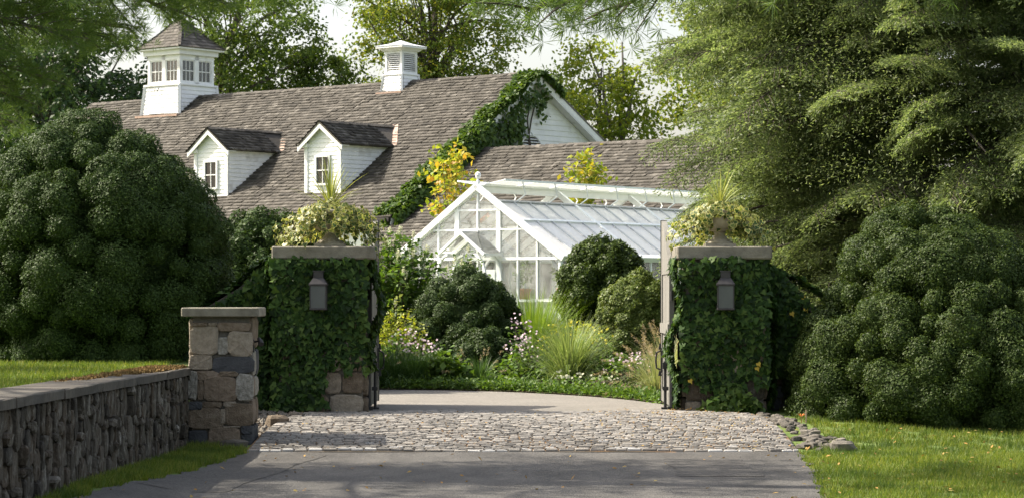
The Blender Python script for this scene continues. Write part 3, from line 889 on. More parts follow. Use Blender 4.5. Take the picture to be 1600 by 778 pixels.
# ivy on the pillars -------------------------------------------------------
def ivy_faces(faces, dens):
    P, N = [], []
    for o, u, v, nrm, mask in faces:
        o, u, v, nrm = map(np.array, (o, u, v, nrm))
        lu, lv = np.linalg.norm(u), np.linalg.norm(v)
        n = int(lu * lv * dens)
        a, b = RS.rand(n), RS.rand(n)
        q = o + a[:, None] * u + b[:, None] * v
        ok = mask(q) if mask else np.ones(n, bool)
        bul = .035 + .05 * RS.rand(n) + .045 * (np.sin(q[:, 0] * 5 + q[:, 2] * 3.3) + np.sin(q[:, 2] * 6.1 - q[:, 0] * 2.2 + 1.0) + .8)
        q = q + nrm * np.clip(bul, .02, .2)[:, None]
        P.append(q[ok]); N.append(np.repeat(nrm[None], ok.sum(), 0))
    return np.concatenate(P), np.concatenate(N)
def bare(q, x0, x1, ztop, seed):
    edge = ztop + .07 * np.sin(q[:, 0] * 23 + seed) + .05 * np.sin(q[:, 0] * 57 + seed)
    return (q[:, 0] > x0 + .05 * np.sin(q[:, 2] * 19)) & (q[:, 0] < x1) & (q[:, 2] < edge)
def pillar_ivy(label, base, faces, dens, smin, smax, mt=None):
    t_ = thing('ivy', label, 'ivy', base, group='ivy growing over the gate walls')
    P, N = ivy_faces(faces, dens)
    n = len(P)
    Nn = N * 1.0 + .38 * randn(n) + np.array([0, 0, .28])
    T = np.array([0, 0, -1.0]) + .65 * randn(n)
    sz = RS.uniform(smin, smax, n)
    leafy_thing(t_, base, P, Nn, T, sz, mt or L['ivy'], 295)
    return t_
mL = lambda q: ~bare(q, -2.56, -1.9, .62, 0) & ~((q[:, 2] < .08) & (q[:, 0] > -2.9))
mLs = lambda q: q[:, 2] > .66 + .08 * np.sin(q[:, 1] * 20)
mR = lambda q: ~bare(q, 2.2, 2.70, .36, 1) & ~bare(q, 3.12, 3.6, .42, 2) & ~((np.hypot(q[:, 0] - 2.38, (q[:, 2] - 1.66)) < .07)) & ~((np.hypot(q[:, 0] - 3.42, (q[:, 2] - .76)) < .07))
mRs = lambda q: q[:, 2] > .1
def top_of(pts):
    xs_ = [p[0] for p in pts]; zs_ = [p[1] for p in pts]
    return lambda q: q[:, 2] < np.interp(q[:, 0], xs_, zs_)
wl = top_of([(-4.9, 1.3), (-4.2, 1.42), (-3.75, 1.7), (-3.45, 1.95), (-3.1, 2.02)])
pillar_ivy('dark green ivy covering the left gate pillar around its lantern', (-2.6, 35, 0),
           [((-3.28, 34.99, 0), (1.30, 0, 0), (0, 0, 2.1), (0, -1, 0), mL), ((-1.99, 34.95, 0), (0, 1.0, 0), (0, 0, 2.1), (1, 0, 0), mLs), ((-3.2, 34.95, 0), (0, .5, 0), (0, 0, 2.1), (-1, 0, 0), None)], 820, .07, .112)
pillar_ivy('dark ivy with a lit top edge on the left wing wall', (-3.9, 35.35, 0),
           [((-4.9, 35.3, 0), (1.72, 0, 0), (0, 0, 2.1), (0, -1, 0), wl), ((-4.9, 35.35, 1.28), (.75, 0, .12), (0, .5, 0), (0, 0, 1), None), ((-4.2, 35.35, 1.4), (.45, 0, .3), (0, .5, 0), (-.5, 0, .8), None), ((-3.78, 35.3, 1.68), (.6, 0, .36), (0, .55, 0), (-.5, 0, .8), None)], 820, .07, .112)
wr = top_of([(3.4, 2.06), (3.72, 1.95), (3.95, 1.7), (4.2, 1.42), (4.7, 1.2)])
wrm = lambda q: wr(q) & ~((q[:, 2] < .38 + .1 * np.sin(q[:, 0] * 9)) & (q[:, 0] < 4.1))
ir = pillar_ivy('dark green ivy covering the right gate pillar around its lantern', (2.9, 35, 0),
           [((2.30, 34.99, 0), (1.2, 0, 0), (0, 0, 2.1), (0, -1, 0), mR), ((2.34, 34.9, 0), (0, 1.1, 0), (0, 0, 2.1), (-1, 0, 0), mRs), ((3.46, 34.95, 0), (0, .6, 0), (0, 0, 2.1), (1, 0, 0), None)], 820, .068, .108)
iw = pillar_ivy('shaded ivy on the right wing wall beside the clipped boxwood', (3.9, 35.5, 0),
           [((3.45, 35.5, 0), (1.25, 0, 0), (0, 0, 2.1), (0, -1, 0), wrm), ((3.5, 35.5, 2.02), (.5, 0, -.32), (0, .5, 0), (.5, 0, .8), None), ((3.95, 35.5, 1.68), (.75, 0, -.5), (0, .5, 0), (.4, 0, .8), None)], 820, .068, .105)
ym = np_mesh('yellow_leaf', ivyvar[0][0], ivyvar[0][1], L['yellowleaf'])
for t_, base, pts in ((ir, (2.9, 35, 0), [(2.42, .45), (3.33, .62), (3.35, .68)]), (iw, (3.9, 35.5, 0), [(4.02, 1.58), (3.86, 1.36), (4.05, 1.42)])):
    for x, z in pts:
        o = meshobj('yellow_leaf', ym, t_); tag(o, label='yellowed ivy leaf')
        o.matrix_local = frames_to_matrix((x - base[0], -.14, z), (.2, -1, .3), (.5, 0, -1), .07)
# low ivy mound at the foot of the right pillar
n = 520
q = np.stack([RS.normal(3.0, .2, n), 34.78 + RS.uniform(-.1, .2, n), np.abs(RS.normal(0, .17, n))], 1)
q = q[(q[:, 2] < .42 - 1.2 * np.abs(q[:, 0] - 3.0) ** 1.5)]
V, F, rim = leaves_fan(q - np.array([3.0, 34.8, 0]), np.array([0, -.8, .5]) + .5 * randn(len(q)), np.array([0, -.2, -.7]) + .7 * randn(len(q)), RS.uniform(.07, .11, len(q)), .08)
o = meshobj('ground_ivy', np_mesh('ground_ivy', V, F, L['ivylight'], attr=('rim', rim)), None, (3.0, 34.8, 0)); tag(o, 'low green ivy mound at the foot of the right pillar', 'ivy')

# ------------------------------------------------------------------ barn
BA = math.atan2(.637, -.77)
barn = thing('barn', 'long white barn with cedar shingle roof, two dormers and ivy on its gable', 'barn', (.675, 90, 0), BA)
HR, TF, TR, DF, DR, BL = 9.4, .68, .58, 7.7, 7.7, 23.2

def shingled(name, parent, origin, u, v, ulen, vlen, expo, wmin, wmax, m, clip=None, lift=.05, sag=0.0):
    """real courses of shingles: u along the eave, v down the slope from origin"""
    u = Vector(u).normalized(); v = Vector(v).normalized(); n = u.cross(v).normalized()
    if n.z < 0: n = -n
    o = Vector(origin)
    rows = int(vlen / expo) + 1
    A = []
    for r in range(rows):
        v0 = r * expo
        x = -R.uniform(0, wmax)
        while x < ulen:
            wd = R.uniform(wmin, wmax)
            a, b = max(0, x), min(ulen, x + wd - .008)
            x += wd
            if b - a < .02: continue
            ca, cv = (a + b) / 2, v0 + expo / 2
            if clip:
                rg = clip(v0 + expo)
                if rg is None: continue
                a, b = max(a, rg[0]), min(b, rg[1])
                if b - a < .02: continue
            A.append((a, b, v0 - .04, min(v0 + expo + R.uniform(-.012, .012), vlen + .05), R.uniform(.7, 1.5)))
    A = np.array(A)
    un, vn, nn, on = map(np.array, (u, v, n, o))
    sg = sag * (np.sin(A[:, 0] * .7 + A[:, 2] * .35) + np.sin(A[:, 0] * 1.9 - A[:, 2]))[:, None]
    def pt(a, vv, h): return on + a[:, None] * un + vv[:, None] * vn + h[:, None] * nn + sg * nn
    z = np.zeros(len(A)); lf = lift * A[:, 4]
    a, b, v0, v1 = A[:, 0], A[:, 1], A[:, 2], A[:, 3]
    V = np.stack([pt(a, v0, z + .004), pt(b, v0, z + .004), pt(b, v1, lf), pt(a, v1, lf), pt(a, v1, z), pt(b, v1, z)], 1)
    k = np.arange(len(A))[:, None] * 6
    F = np.concatenate([k + np.array([[0, 1, 2, 3]]), k + np.array([[3, 2, 5, 4]]), k + np.array([[0, 3, 4, 0]]) * 0 + np.array([[0, 3, 4, 0]])], 0)
    F = F[:2 * len(A)]
    ob = meshobj(name, np_mesh(name, V.reshape(-1, 3), F, m), parent); tag(ob, kind='stuff')
    return ob

def roof_deck(parent, poly, n, m, th=.06, name='roof'):
    mb = MB(); n = Vector(n).normalized()
    mb.prism([Vector(p) - n * .012 for p in poly], -n * th)
    return mb.build(name, m, parent)

sf = math.sqrt(1 + TF * TF); sr = math.sqrt(1 + TR * TR)
LF, LR = DF * sf, DR * sr
x0 = -.38
zf = HR - DF * TF; zr = HR - DR * TR
rf = roof_deck(barn, [(x0, 0, HR), (BL, 0, HR), (BL, DF, zf), (x0, DF, zf)], (0, TF, 1), X['shingle'])
shingled('shingles', rf, (x0, 0, HR), (1, 0, 0), (0, 1 / sf, -TF / sf), BL - x0, LF, .2, .12, .3, X['shingle'], sag=.012)
rb = roof_deck(barn, [(x0, 0, HR), (x0, -DR, zr), (BL, -DR, zr), (BL, 0, HR)], (0, -TR, 1), X['shingle'])
# ridge caps
mb = MB(); x = x0
while x < BL:
    l_ = R.uniform(.16, .24)
    z = HR + .03 + R.uniform(0, .02)
    mb.prism([(x, -.13, z - .09), (x, 0, z), (x, .13, z - .1), (x, 0, z - .05)], (l_ - .01, 0, .012)); x += l_
tag(mb.build('ridge_caps', X['shingle'], barn), kind='stuff')
# walls
mb = MB()
mb.prism([(0, DF - .35, 0), (0, DF - .35, zf + .12), (0, 0, HR - .1), (0, -DR + .35, zr + .1), (0, -DR + .35, 0)], (.12, 0, 0)); mb.build('gable_wall', X['white'], barn)
mb = MB(); mb.prism([(BL - .5, DF - .35, 0), (BL - .5, DF - .35, zf + .12), (BL - .5, 0, HR - .1), (BL - .5, -DR + .35, zr + .1), (BL - .5, -DR + .35, 0)], (.12, 0, 0)); mb.build('gable_wall', X['white'], barn)
mb = MB(); mb.box((BL / 2 - .2, DF - .4, (zf) / 2), (BL - .7, .12, zf)); mb.build('front_wall', X['white'], barn)
mb = MB(); mb.box((BL / 2 - .2, -DR + .4, zr / 2), (BL - .7, .12, zr)); mb.build('rear_wall', X['white'], barn)

def clip_poly(poly, zlo, zhi):
    def cut(pts, f):
        out = []
        for i in range(len(pts)):
            a, b = pts[i], pts[(i + 1) % len(pts)]
            fa, fb = f(a), f(b)
            if fa >= 0: out.append(a)
            if fa * fb < 0:
                t_ = fa / (fa - fb); out.append((a[0] + (b[0] - a[0]) * t_, a[1] + (b[1] - a[1]) * t_))
        return out
    p = cut(poly, lambda q: q[1] - zlo)
    if p: p = cut(p, lambda q: zhi - q[1])
    return p
def clapboards(parent, poly, org, u, nrm, h, m, lift=.022, v=(0, 0, 1), holes=()):
    """lapped boards on a wall: poly in (along u, height) coordinates; every board its own part"""
    u, nrm, org, v = Vector(u), Vector(nrm), Vector(org), Vector(v)
    zs_ = [p[1] for p in poly]
    z = min(zs_)
    while z < max(zs_) - .02:
        spans = [poly]
        for hx0, hx1, hz0, hz1 in holes:
            if z + h / 2 > hz0 and z + h / 2 < hz1:
                ns = []
                for s_ in spans:
                    xa, xb = min(p[0] for p in s_), max(p[0] for p in s_)
                    sw = [(p[1], p[0]) for p in s_]
                    for a, b in ((xa - 1, hx0), (hx1, xb + 1)):
                        q = clip_poly(sw, a, b)
                        if len(q) > 2: ns.append([(p[1], p[0]) for p in q])
                spans = ns
        for s_ in spans:
            q = clip_poly(s_, z, z + h)
            if len(q) < 3: continue
            top = [org + u * p[0] + v * p[1] + nrm * (lift * (1 - (p[1] - z) / h) + .004) for p in q]
            bot = [org + u * p[0] + v * p[1] - nrm * .02 for p in q]
            n = len(q)
            fs = [tuple(range(n)), tuple(range(2 * n - 1, n - 1, -1))] + [(i, i + n, (i + 1) % n + n, (i + 1) % n) for i in range(n)]
            MB().add(top + bot, fs).build('clapboard', m, parent)
        z += h
gw = [(DF - .36, zf + .1), (0, HR - .12), (-DR + .36, zr + .08)]
clapboards(barn, [(-p[0], p[1]) for p in [(DF - .4, 4.2), (-DR + .4, 4.2), (-DR + .4, zr + .05), (0, HR - .14), (DF - .4, zf + .12)]], (0, 0, 0), (0, -1, 0), (-1, 0, 0), .19, X['white'])
# rake boards and verge
for sy, D_, T_, zz in ((1, DF, TF, zf), (-1, DR, TR, zr)):
    mb = MB(); mb.prism([(x0 + .02, 0, HR - .06), (x0 + .02, sy * D_, zz - .06), (x0 + .02, sy * D_, zz - .32), (x0 + .02, 0, HR - .32)], (.05, 0, 0)); mb.build('rake_board', X['white'], barn)
    mb = MB(); mb.prism([(-.05, 0, HR - .3), (-.05, sy * D_, zz - .3), (-.05, sy * D_, zz - .36), (-.05, 0, HR - .36)], (x0 + .07, 0, 0)); mb.build('soffit', X['white'], barn)
mb = MB(); mb.box((BL / 2 - .2, DF + .06, zf - .1), (BL + .3, .14, .13)); mb.build('gutter', X['gutter'], barn)
mb = MB(); mb.box((BL / 2 - .2, DF - .17, zf - .12), (BL - .5, .3, .1)); mb.build('eave_board', X['white'], barn)
# half-round louvre in the gable
lv = MB()
cy, cz, rr = .1, 6.6, .62
arc = [(cy + rr * math.cos(PI * k / 12), cz + rr * math.sin(PI * k / 12)) for k in range(13)]
lv.prism([(-.05, a, b) for a, b in arc], (.06, 0, 0)); lvo = lv.build('gable_vent', X['gutter'], barn)
mb = MB()
for k in range(12):
    a, b = arc[k], arc[k + 1]; mb.bar((-.07, a[0], a[1]), (-.07, b[0], b[1]), .06, .09, up=(1, 0, 0))
mb.build('vent_surround', X['white'], lvo)
for k in range(6):
    z = cz + .06 + k * .1
    hw = math.sqrt(max(.01, rr * rr - (z - cz) ** 2)) - .05
    mb = MB(); mb.bar((-.075, cy - hw, z), (-.075, cy + hw, z), .055, .02, up=(-.6, 0, 1)); mb.build('louvre', X['white'], lvo)

# dormers --------------------------------------------------------------------
def window(parent, cx, y, cz, wd, ht, nx, nz, pane_m, axis='y', sgn=1, fr=.07):
    """window on the plane y (facing +y*sgn) or x; local coordinates along the wall = cx"""
    def P(a, d, z): return (a, y + d * sgn, z) if axis == 'y' else (y + d * sgn, a, z)
    def D(a, d, z): return (a, d, z) if axis == 'y' else (d, a, z)
    wo = parent
    mb = MB()
    mb.box(P(cx - wd / 2 - fr / 2, .045, cz), D(fr, .07, ht + 2 * fr)); mb.box(P(cx + wd / 2 + fr / 2, .045, cz), D(fr, .07, ht + 2 * fr))
    mb.box(P(cx, .045, cz + ht / 2 + fr / 2), D(wd, .068, fr)); mb.box(P(cx, .055, cz - ht / 2 - fr / 2), D(wd + .05, .10, fr))
    mb.build('window_frame', X['white'], wo)
    mb = MB(); b = .022
    for i in range(1, nx): mb.box(P(cx - wd / 2 + wd * i / nx, .04, cz), D(b, .03, ht))
    for i in range(1, nz): mb.box(P(cx, .04, cz - ht / 2 + ht * i / nz), D(wd, .026, b if nz != 2 else b * 1.6))
    if mb.v: mb.build('glazing_bars', X['white'], wo)
    for i in range(nx):
        for j in range(nz):
            m2 = MB(); m2.box(P(cx - wd / 2 + wd * (i + .5) / nx, .024, cz - ht / 2 + ht * (j + .5) / nz), D(wd / nx - .01, .008, ht / nz - .01)); m2.build('pane', pane_m, wo)
    return wo
def dormer(xd, yd=6.35, W=1.66):
    d = bpy.data.objects.new('dormer', None); link(d, barn, (xd, 0, 0))
    zb = HR - TF * yd - .02; ze, za = 6.80, 7.52
    hw = W / 2
    yb = lambda z: (HR - z) / TF
    for s_ in (-1, 1):
        mb = MB(); mb.prism([(s_ * hw, yd, zb), (s_ * hw, yd, ze), (s_ * hw, yb(ze), ze)], (-s_ * .06, 0, 0)); mb.build('cheek', X['white'], d)
    mb = MB(); mb.prism([(-hw, yd, zb), (hw, yd, zb), (hw, yd, ze), (0, yd, za - .08), (-hw, yd, ze)], (0, -.06, 0)); mb.build('front', X['white'], d)
    clapboards(d, [(-hw, zb), (hw, zb), (hw, ze), (0, za - .1), (-hw, ze)], (0, yd, 0), (1, 0, 0), (0, 1, 0), .145, X['white'], holes=[(-.36, .36, zb + .32, zb + 1.30)])
    clapboards(d, [(-yd + .02, zb), (-yd + .02, ze), (-yb(ze), ze)], (-hw, 0, 0), (0, -1, 0), (-1, 0, 0), .145, X['white'])
    clapboards(d, [(-yd + .02, zb), (-yd + .02, ze), (-yb(ze), ze)], (hw, 0, 0), (0, -1, 0), (1, 0, 0), .145, X['white'])
    for s_ in (-1, 1):
        mb = MB(); mb.box((s_ * (hw - .04), yd + .03, (zb + ze) / 2), (.14, .05, ze - zb)); mb.build('corner_board', X['white'], d)
        mb = MB(); mb.box((s_ * (hw + .02), yd - .04, ze - .07), (.34, .34, .13)); mb.build('eave_return', X['white'], d)
        mb = MB(); hx = hw + .22
        sl = (za - ze) / (hw + .0)
        zt = za + .02; zl = ze - .06
        mb.prism([(0, yd + .16, zt - .04), (s_ * hx, yd + .16, zl - .04), (s_ * hx, yd + .16, zl - .22), (0, yd + .16, zt - .24)], (0, .05, 0)); mb.build('rake_board', X['white'], d)
        nn = Vector((s_ * (zt - zl), 0, hx))
        rd = roof_deck(d, [(0, yd + .22, zt), (s_ * hx, yd + .22, zl), (s_ * hx, yb(zl) - .05, zl), (0, yb(zt) - .1, zt)], nn, X['shingle'], .05)
        sl_len = math.hypot(hx, zt - zl)
        shingled('shingles', d, (0, yd + .24, zt), (0, -1, 0), (s_ * hx, 0, zl - zt), yd + .24 - yb(zl) + .0, sl_len, .17, .12, .26, X['shingle'],
                 clip=lambda vv, a=yb(zt), b=yb(zl): (0, yd + .24 - (a + (b - a) * min(1, vv / sl_len)) + .08))
        mb = MB(); mb.bar((0, yb(zt) - .02, zt + .03), (s_ * hx, yb(zl) + .02, zl + .03), .26, .03, up=(0, TF, 1)); mb.build('valley_flashing', X['copper'], d)
        mb = MB(); mb.box((s_ * (hw + .06), (yd + yb(ze)) / 2 + .1, ze - .04), (.12, yd - yb(ze) + .1, .12)); mb.build('eave_board', X['white'], d)
    mb = MB(); y = yd + .2
    while y > yb(za) - .1:
        mb.prism([(-.12, y, za - .03), (0, y, za + .06), (.12, y, za - .03), (0, y, za + .02)], (0, -.19, .01)); y -= .2
    tag(mb.build('ridge_caps', X['shingle'], d), kind='stuff')
    window(d, 0.0, yd, zb + .80, .56, .9, 2, 2, X['darkglass'])
    return d
dormer(9.5); dormer(4.0)
# small lamp under the first dormer's eave
# big cupola ---------------------------------------------------------------
def frustum_boards(parent, w0, w1, z0, z1, rows, nm='clapboard'):
    for k in range(rows):
        a, b = k / rows, (k + 1) / rows
        za, zb_ = z0 + (z1 - z0) * a, z0 + (z1 - z0) * b
        ha, hb = (w0 + (w1 - w0) * a) / 2 + .02, (w0 + (w1 - w0) * b) / 2
        for q in range(4):
            Mx = Matrix.Rotation(q * PI / 2, 4, 'Z')
            vs = [(-ha, ha, za), (ha, ha, za), (hb, hb, zb_), (-hb, hb, zb_), (-ha, ha - .1, za), (ha, ha - .1, za), (hb, hb - .1, zb_), (-hb, hb - .1, zb_)]
            MB().add(vs, [(0, 3, 2, 1), (4, 5, 6, 7), (0, 1, 5, 4), (1, 2, 6, 5), (2, 3, 7, 6), (3, 0, 4, 7)], Mx).build(nm, X['white'], parent)
def pyramid_roof(parent, W, z0, z1, m, expo, curve=.12):
    """four hipped faces laid in shingle courses (slightly swept)"""
    prof = lambda t_: ((1 - t_) * W / 2 * (1 - curve * math.sin(PI * t_)), z0 + (z1 - z0) * t_)
    mb = MB()
    rings = [prof(i / 8) for i in range(9)]
    vs = []
    for r_, z in rings: vs += [(-r_, -r_, z - .02), (r_, -r_, z - .02), (r_, r_, z - .02), (-r_, r_, z - .02)]
    fs = [(3, 2, 1, 0)]
    for i in range(8):
        for k in range(4):
            j = (k + 1) % 4
            fs.append((i * 4 + k, i * 4 + j, i * 4 + 4 + j, i * 4 + 4 + k))
    ro = mb.add(vs, fs).build('roof', m, parent)
    sh = MB(); n = int(math.hypot(W / 2, z1 - z0) / expo)
    for q in range(4):
        Mx = Matrix.Rotation(q * PI / 2, 4, 'Z')
        for i in range(n):
            r0, za = prof(i / n); r1, zb_ = prof((i + 1.15) / n if i < n - 1 else 1)
            x = -r0
            while x < r0 - .01:
                wd = min(R.uniform(.1, .24), r0 - x)
                f0, f1 = x / r0, (x + wd - .01) / r0
                l_ = .03 * R.uniform(.6, 1.5)
                sh.add([(x, -r0 - l_, za), (x + wd - .01, -r0 - l_, za), (f1 * r1, -r1 - .004, zb_), (f0 * r1, -r1 - .004, zb_), (x, -r0, za - .03), (x + wd - .01, -r0, za - .03)], [(0, 1, 2, 3), (4, 5, 1, 0)], Mx)
                x += wd
        for i in range(n):
            r0, za = prof(i / n); r1, zb_ = prof((i + 1) / n)
            sh.bar((-r0 - .01, -r0 - .01, za + .035), (-r1, -r1, zb_ + .03), .12, .025, M=Mx)
    tag(sh.build('shingles', m, parent), kind='stuff')
    return ro
def cupola_big(xc):
    c = bpy.data.objects.new('cupola', None); link(c, barn, (xc, 0, 0))
    mb = MB(); mb.box((0, 0, 9.1), (2.06, 2.06, 1.5), None, (.93, .93)); mb.build('base', X['white'], c)
    frustum_boards(c, 2.2, 1.98, 8.62, 9.80, 7)
    for q in range(4):
        Mx = Matrix.Rotation(q * PI / 2, 4, 'Z')
        mb = MB(); mb.bar((1.115, 1.115, 8.55), (1.0, 1.0, 9.80), .11, .11, M=Mx); mb.build('corner_board', X['white'], c)
    mb = MB(); mb.box((0, 1.2, 8.6), (2.4, .3, .08)); mb.build('flashing', X['copper'], c)
    mb = MB(); mb.bbox((0, 0, 9.835), (2.1, 2.1, .09), .02); mb.build('sill', X['white'], c)
    W = 1.84; zb, zt = 9.88, 11.02
    for a in (-1, 1):
        for b in (-1, 1):
            mb = MB(); mb.box((a * (W / 2 - .07), b * (W / 2 - .07), (zb + zt) / 2), (.14, .14, zt - zb)); mb.build('corner_post', X['white'], c)
    for q in range(4):
        Mx = Matrix.Rotation(q * PI / 2, 4, 'Z')
        mb = MB(); mb.box((0, W / 2 - .05, (zb + zt) / 2), (.2, .1, zt - zb), Mx); mb.build('mullion', X['white'], c)
        mb = MB(); mb.box((0, W / 2 - .05, zb + .04), (W - .28, .1, .08), Mx); mb.box((0, W / 2 - .05, zt - .1), (W - .28, .1, .2), Mx); mb.build('rail', X['white'], c)
        for s_ in (-1, 1):
            cx = s_ * .435; hw = .335; z0, z1 = zb + .08, zt - .2
            wo = c
            mb = MB()
            for e in (-1, 1): mb.box((cx + e * (hw - .02), W / 2 - .06, (z0 + z1) / 2), (.04, .06, z1 - z0), Mx)
            mb.box((cx, W / 2 - .06, z0 + .02), (hw * 2 - .08, .06, .04), Mx); mb.box((cx, W / 2 - .06, z1 - .02), (hw * 2 - .08, .06, .04), Mx)
            mb.build('window_frame', X['white'], wo)
            mb = MB(); mb.box((cx, W / 2 - .06, (z0 + z1) / 2), (hw * 2 - .08, .035, .035), Mx)
            for e in (-1, 1): mb.box((cx + e * .1, W / 2 - .06, (z0 + z1) / 2), (.022, .03, z1 - z0 - .08), Mx)
            mb.build('glazing_bars', X['white'], wo)
            for e in (-1, 0, 1):
                for (a, b) in ((z0 + .04, (z0 + z1) / 2 - .02), ((z0 + z1) / 2 + .02, z1 - .04)):
                    m2 = MB(); m2.box((cx + e * .2, W / 2 - .065, (a + b) / 2), (.188, .006, b - a), Mx); m2.build('pane', X['glass'], wo)
            mb = MB()
            for e in (-1, 1): mb.box((cx + e * (hw + .0), W / 2 - .17, (z0 + z1) / 2), (.05, .1, z1 - z0 + .06), Mx)
            mb.build('inner_casing', X['oakin'], wo)
    mb = MB(); mb.box((0, 0, 9.87), (1.7, 1.7, .03)); mb.build('floor_boards', X['oakin'], c)
    mb = MB(); mb.box((0, 0, 10.98), (1.6, 1.6, .05)); mb.build('ceiling_boards', X['oakin'], c)
    mb = MB(); mb.bbox((0, 0, 11.11), (2.1, 2.1, .20), .01); mb.build('frieze', X['white'], c)
    mb = MB(); mb.bbox((0, 0, 11.245), (2.44, 2.44, .085), .015); mb.build('cornice', X['white'], c)
    pyramid_roof(c, 2.5, 11.30, 12.62, X['shingle'], .17)
    mb = MB(); mb.lathe([(.09, 12.5), (.06, 12.6), (.07, 12.66), (.01, 12.72)], 10); mb.build('finial', X['lead'], c)
    mb = MB(); mb.tube([(.35, 1.06, 9.72), (.3, 1.1, 9.66), (.3, 1.12, 9.6)], .02, 6); mb.tube([(.1, 1.06, 9.72), (.13, 1.1, 9.66), (.13, 1.12, 9.6)], .02, 6); mb.build('wire_hook', X['black'], c)
cupola_big(17.9)
def cupola_small(xc):
    c = bpy.data.objects.new('ventilator', None); link(c, barn, (xc, 0, 0))
    mb = MB(); mb.box((0, 0, 9.2), (.96, .96, 1.0), None, (.88, .88)); mb.build('base', X['white'], c)
    frustum_boards(c, 1.06, .9, 8.96, 9.62, 5)
    for q in range(4):
        Mx = Matrix.Rotation(q * PI / 2, 4, 'Z')
        mb = MB(); mb.bar((.54, .54, 8.92), (.455, .455, 9.62), .07, .07, M=Mx); mb.build('corner_board', X['white'], c)
    mb = MB(); mb.box((0, .55, 8.97), (1.25, .3, .05)); mb.build('flashing', X['copper'], c)
    mb = MB(); mb.bbox((0, 0, 9.65), (.98, .98, .06), .01); mb.build('sill', X['white'], c)
    W = .84; zb, zt = 9.68, 10.52
    mb = MB(); mb.box((0, 0, (zb + zt) / 2), (W - .16, W - .16, zt - zb)); mb.build('core', X['gutter'], c)
    for a in (-1, 1):
        for b in (-1, 1):
            mb = MB(); mb.box((a * (W / 2 - .05), b * (W / 2 - .05), (zb + zt) / 2), (.1, .1, zt - zb)); mb.build('corner_post', X['white'], c)
    for q in range(4):
        Mx = Matrix.Rotation(q * PI / 2, 4, 'Z')
        mb = MB(); mb.box((0, W / 2 - .04, zb + .04), (W - .2, .07, .08), Mx); mb.box((0, W / 2 - .04, zt - .05), (W - .2, .07, .1), Mx); mb.build('rail', X['white'], c)
        for k in range(9):
            z = zb + .12 + k * .073
            mb = MB(); mb.bar((-W / 2 + .1, W / 2 - .045, z), (W / 2 - .1, W / 2 - .045, z), .075, .014, up=(0, .75, 1), M=Mx); mb.build('louvre', X['white'], c)
    mb = MB(); mb.box((0, 0, 10.56), (.95, .95, .1), None, (1.22, 1.22)); mb.build('frieze', X['white'], c)
    mb = MB(); mb.bbox((0, 0, 10.645), (1.34, 1.34, .075), .01); mb.build('cornice', X['white'], c)
    mb = MB()
    r0 = .69
    vs = [(-r0, -r0, 10.69), (r0, -r0, 10.69), (r0, r0, 10.69), (-r0, r0, 10.69), (-.3, -.3, 10.80), (.3, -.3, 10.80), (.3, .3, 10.80), (-.3, .3, 10.80), (0, 0, 10.93)]
    mb.add(vs, [(3, 2, 1, 0)] + [(k, (k + 1) % 4, 4 + (k + 1) % 4, 4 + k) for k in range(4)] + [(4 + k, 4 + (k + 1) % 4, 8) for k in range(4)])
    mb.build('roof', X['lead'], c)
cupola_small(6.16)

# wing ------------------------------------------------------------------------
wingb = thing('barn_wing', 'lower shingled wing running right from the barn gable behind the greenhouse', 'barn', (.675, 90, 0), BA)
WY, WZ, WT, WD, WL = 3.36, 6.56, .62, 6.6, 16.0
sw = math.sqrt(1 + WT * WT)
wf = roof_deck(wingb, [(-WL, WY, WZ), (-.08, WY, WZ), (-.08, WY + WD, WZ - WD * WT), (-WL, WY + WD, WZ - WD * WT)], (0, WT, 1), X['shingle'])
shingled('shingles', wf, (-WL, WY, WZ), (1, 0, 0), (0, 1 / sw, -WT / sw), WL - .08, WD * sw, .2, .12, .3, X['shingle'], sag=.012)
roof_deck(wingb, [(-WL, WY, WZ), (-WL, WY - WD, WZ - WD * WT), (-.08, WY - WD, WZ - WD * WT), (-.08, WY, WZ)], (0, -WT, 1), X['shingle'])
mb = MB(); x = -WL
while x < -.1:
    l_ = R.uniform(.16, .24); z = WZ + .03 + R.uniform(0, .025)
    mb.prism([(x, WY - .13, z - .09), (x, WY, z), (x, WY + .13, z - .1), (x, WY, z - .05)], (l_ - .01, 0, .012)); x += l_
tag(mb.build('ridge_caps', X['shingle'], wingb), kind='stuff')
mb = MB(); mb.box((-WL / 2, WY + WD - .4, 1.15), (WL - .4, .14, 2.3)); mb.build('front_wall', X['white'], wingb)
mb = MB(); mb.prism([(-WL + .25, WY - WD + .4, 0), (-WL + .25, WY - WD + .4, 2.6), (-WL + .25, WY, WZ - .1), (-WL + .25, WY + WD - .4, 2.6), (-WL + .25, WY + WD - .4, 0)], (.12, 0, 0)); mb.build('gable_wall', X['white'], wingb)
mb = MB(); mb.box((-WL / 2, WY + WD + .06, WZ - WD * WT - .08), (WL, .13, .12)); mb.build('gutter', X['gutter'], wingb)

# ivy on the barn gable (barn frame: x=0 gable plane, facing -x)
n = 15000
y = RS.uniform(-2.2, 7.9, n); z = RS.uniform(3.6, 9.6, n)
rk = np.where(y > 0, HR - TF * y, HR + TR * y)
low = np.where(y > 0, np.where(y > WY, WZ - WT * (y - WY) - .1, 6.2), 6.2 + (0 - y) * 1.4)
low = np.where((y < 1.0), np.maximum(low, 6.2 + 1.05 * (1.0 - y)), low)
edge = .35 * np.sin(y * 3) + .25 * np.sin(z * 4 + y * 2)
ok = (z < rk + .05) & (z > low) & ((y > .55 + .25 * np.sin(z * 5)) | (z > 8.0 - y * .7 + edge) & (RS.rand(n) < .55))
ok &= ~((np.abs(y - .1) < .66) & (z < 7.2))
q = np.stack([-.16 - .22 * RS.rand(n) - .12 * np.sin(y * 2.3 + z * 3), y, z], 1)[ok]
Nq = np.repeat(np.array([[-1.0, .15, .25]]), len(q), 0)
